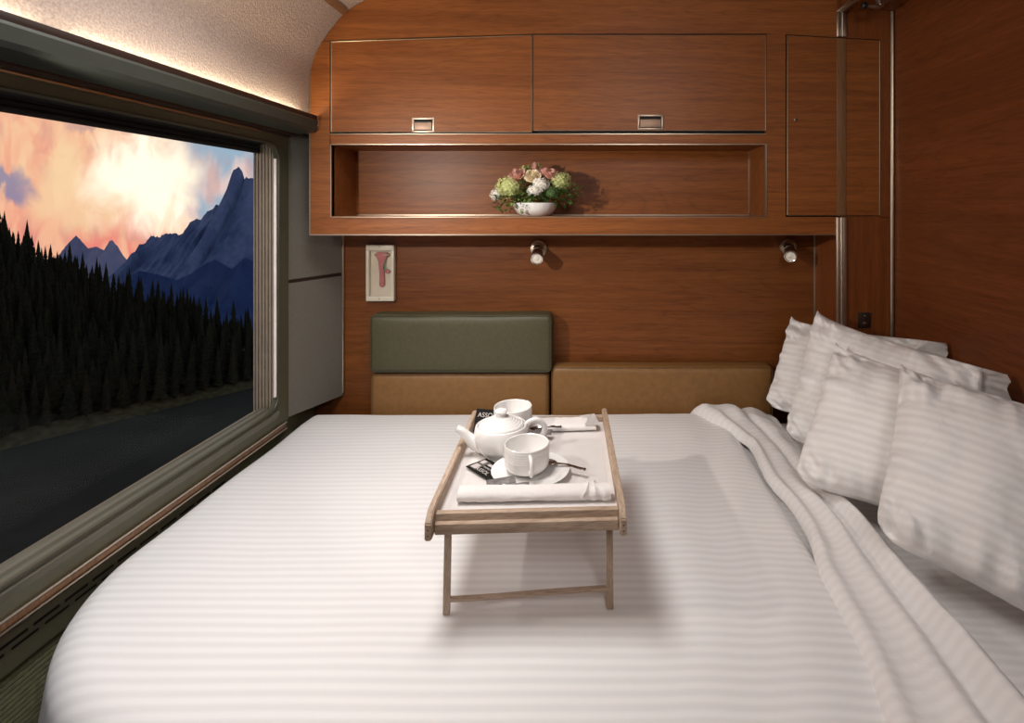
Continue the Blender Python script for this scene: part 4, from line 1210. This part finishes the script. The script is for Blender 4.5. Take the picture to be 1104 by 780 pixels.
U_ = M_('DIVIDE', sp_.outputs[0], yy); V_ = M_('DIVIDE', sp_.outputs[2], yy)
px_ = M_('ADD', M_('MULTIPLY', U_, F/100), CX/100)            # in hundreds of pixels : a fixed map of directions
py_ = M_('SUBTRACT', CY/100, M_('MULTIPLY', V_, F/100))
cb = N(nt, 'ShaderNodeCombineXYZ'); ln(px_, cb.inputs[0]); ln(py_, cb.inputs[1])
def noi(scale, detail, sx_=1, sy_=1, dist=0, rot=0, off=(0, 0, 0)):
    mp = N(nt, 'ShaderNodeMapping'); mp.inputs['Scale'].default_value = (sx_, sy_, 1); mp.inputs['Rotation'].default_value = (0, 0, rot); mp.inputs['Location'].default_value = off
    ln(cb.outputs[0], mp.inputs[0]); n = N(nt, 'ShaderNodeTexNoise'); n.inputs['Scale'].default_value = scale; n.inputs['Detail'].default_value = detail
    n.inputs['Distortion'].default_value = dist; ln(mp.outputs[0], n.inputs[0]); return n.outputs[0]
n1 = noi(1.6, 6, 1, 1, .6); n2 = noi(2.2, 7, 1.5, .7, 1.0, .3, (3, 1, 0)); n3 = noi(4.5, 5, 1, .5, .4, .5, (7, 2, 0))
wx = M_('ADD', px_, M_('MULTIPLY', M_('SUBTRACT', n1, .5), .9)); wy = M_('ADD', py_, M_('MULTIPLY', M_('SUBTRACT', n2, .5), .9))
def blob(cx_, cy_, rx, ry, lo=1.0, hi=0.0):
    dx = M_('DIVIDE', M_('SUBTRACT', wx, cx_/100), rx/100); dy = M_('DIVIDE', M_('SUBTRACT', wy, cy_/100), ry/100)
    d = M_('SQRT', M_('ADD', M_('MULTIPLY', dx, dx), M_('MULTIPLY', dy, dy))); return maprange(d, lo, hi)
base = mixc(maprange(py_, 1.0, 2.9), (.95, .50, .32), (.88, .24, .20))
c = mixc(maprange(wx, 1.75, 2.25), base, (.34, .47, .60))                          # blue-grey to the right
c = mixc(M_('MULTIPLY', blob(248, 200, 60, 34, 1.0, .2), .75), c, (.95, .66, .58))            # pink wisp by the peak
c = mixc(M_('MULTIPLY', M_('MULTIPLY', maprange(n2, .42, .62), .6), maprange(px_, 2.1, 1.7)), c, (1.0, .66, .40))
c = mixc(M_('MULTIPLY', maprange(n3, .50, .66), .40), c, (.60, .30, .27))
c = mixc(M_('MULTIPLY', blob(75, 205, 80, 62, 1.0, .35), .75), c, (1.0, .72, .42))
c = mixc(M_('MULTIPLY', blob(5, 200, 34, 22, 1.1, .3), .85), c, (.24, .24, .40))
c = mixc(M_('MULTIPLY', blob(100, 138, 42, 13, 1.0, .2), .7), c, (.55, .36, .34))
glow = blob(158, 192, 68, 72, 1.05, .38)
c = mixc(glow, c, (1.25, 1.15, .92))
c = mixc(M_('MULTIPLY', blob(185, 242, 40, 20, 1.0, .3), .5), c, (1.3, 1.0, .7))
front = maprange(sp_.outputs[1], 0.0, .2)
c = mixc(front, (.45, .38, .42), c)
c = mixc(maprange(sp_.outputs[2], .35, .8), c, (.22, .28, .38))
ln(c, bg.inputs[0]); bg.inputs[1].default_value = 1.0

# ------------------------------------------------------------------ out-of-view lights : ceiling lamp, added key and fill
def area(name, loc, target, size, power, colr, sy=None, spread=None):
    L = bpy.data.lights.new(name, 'AREA'); L.energy = power; L.color = colr; L.size = size
    if sy: L.shape = 'RECTANGLE'; L.size_y = sy
    if spread: L.spread = math.radians(spread)
    o_ = bpy.data.objects.new(name, L); col.objects.link(o_); o_.location = loc
    o_.rotation_euler = (Vector(target)-Vector(loc)).to_track_quat('-Z', 'Y').to_euler(); return o_
area('ceiling_lamp', (-.52, 1.0, 1.995), (-.64, 1.06, .6), .55, 10.2, (1.0, .975, .95), spread=120)
area('left_key_light', (-.88, .74, 1.46), (.1, 1.8, 1.33), .035, 3.9, (1.0, .93, .84), spread=110)  # added light with no fixture, placed to cast the flower shadow
area('front_fill_light', (.30, -.45, 1.95), (.4, 1.2, .8), .45, 8.6, (1.0, .97, .95))  # added fill behind the camera, brightens the right side

# ------------------------------------------------------------------ camera
cd = bpy.data.cameras.new('camera'); cam = bpy.data.objects.new('camera', cd); col.objects.link(cam)
cam.location = (0, 0, CAMZ); cam.rotation_euler = (PI/2, 0, 0)
cd.sensor_width = 36; cd.sensor_fit = 'HORIZONTAL'; cd.lens = 36*F/1104
cd.shift_x = (552-CX)/1104; cd.shift_y = -(390-CY)/1104
cd.clip_start = .02; cd.clip_end = 6000
sc = bpy.context.scene; sc.camera = cam
sc.view_settings.view_transform = 'Standard'; sc.view_settings.look = 'None'
sc.view_settings.gamma = 1; sc.view_settings.use_curve_mapping = False; sc.view_settings.exposure = 0.0
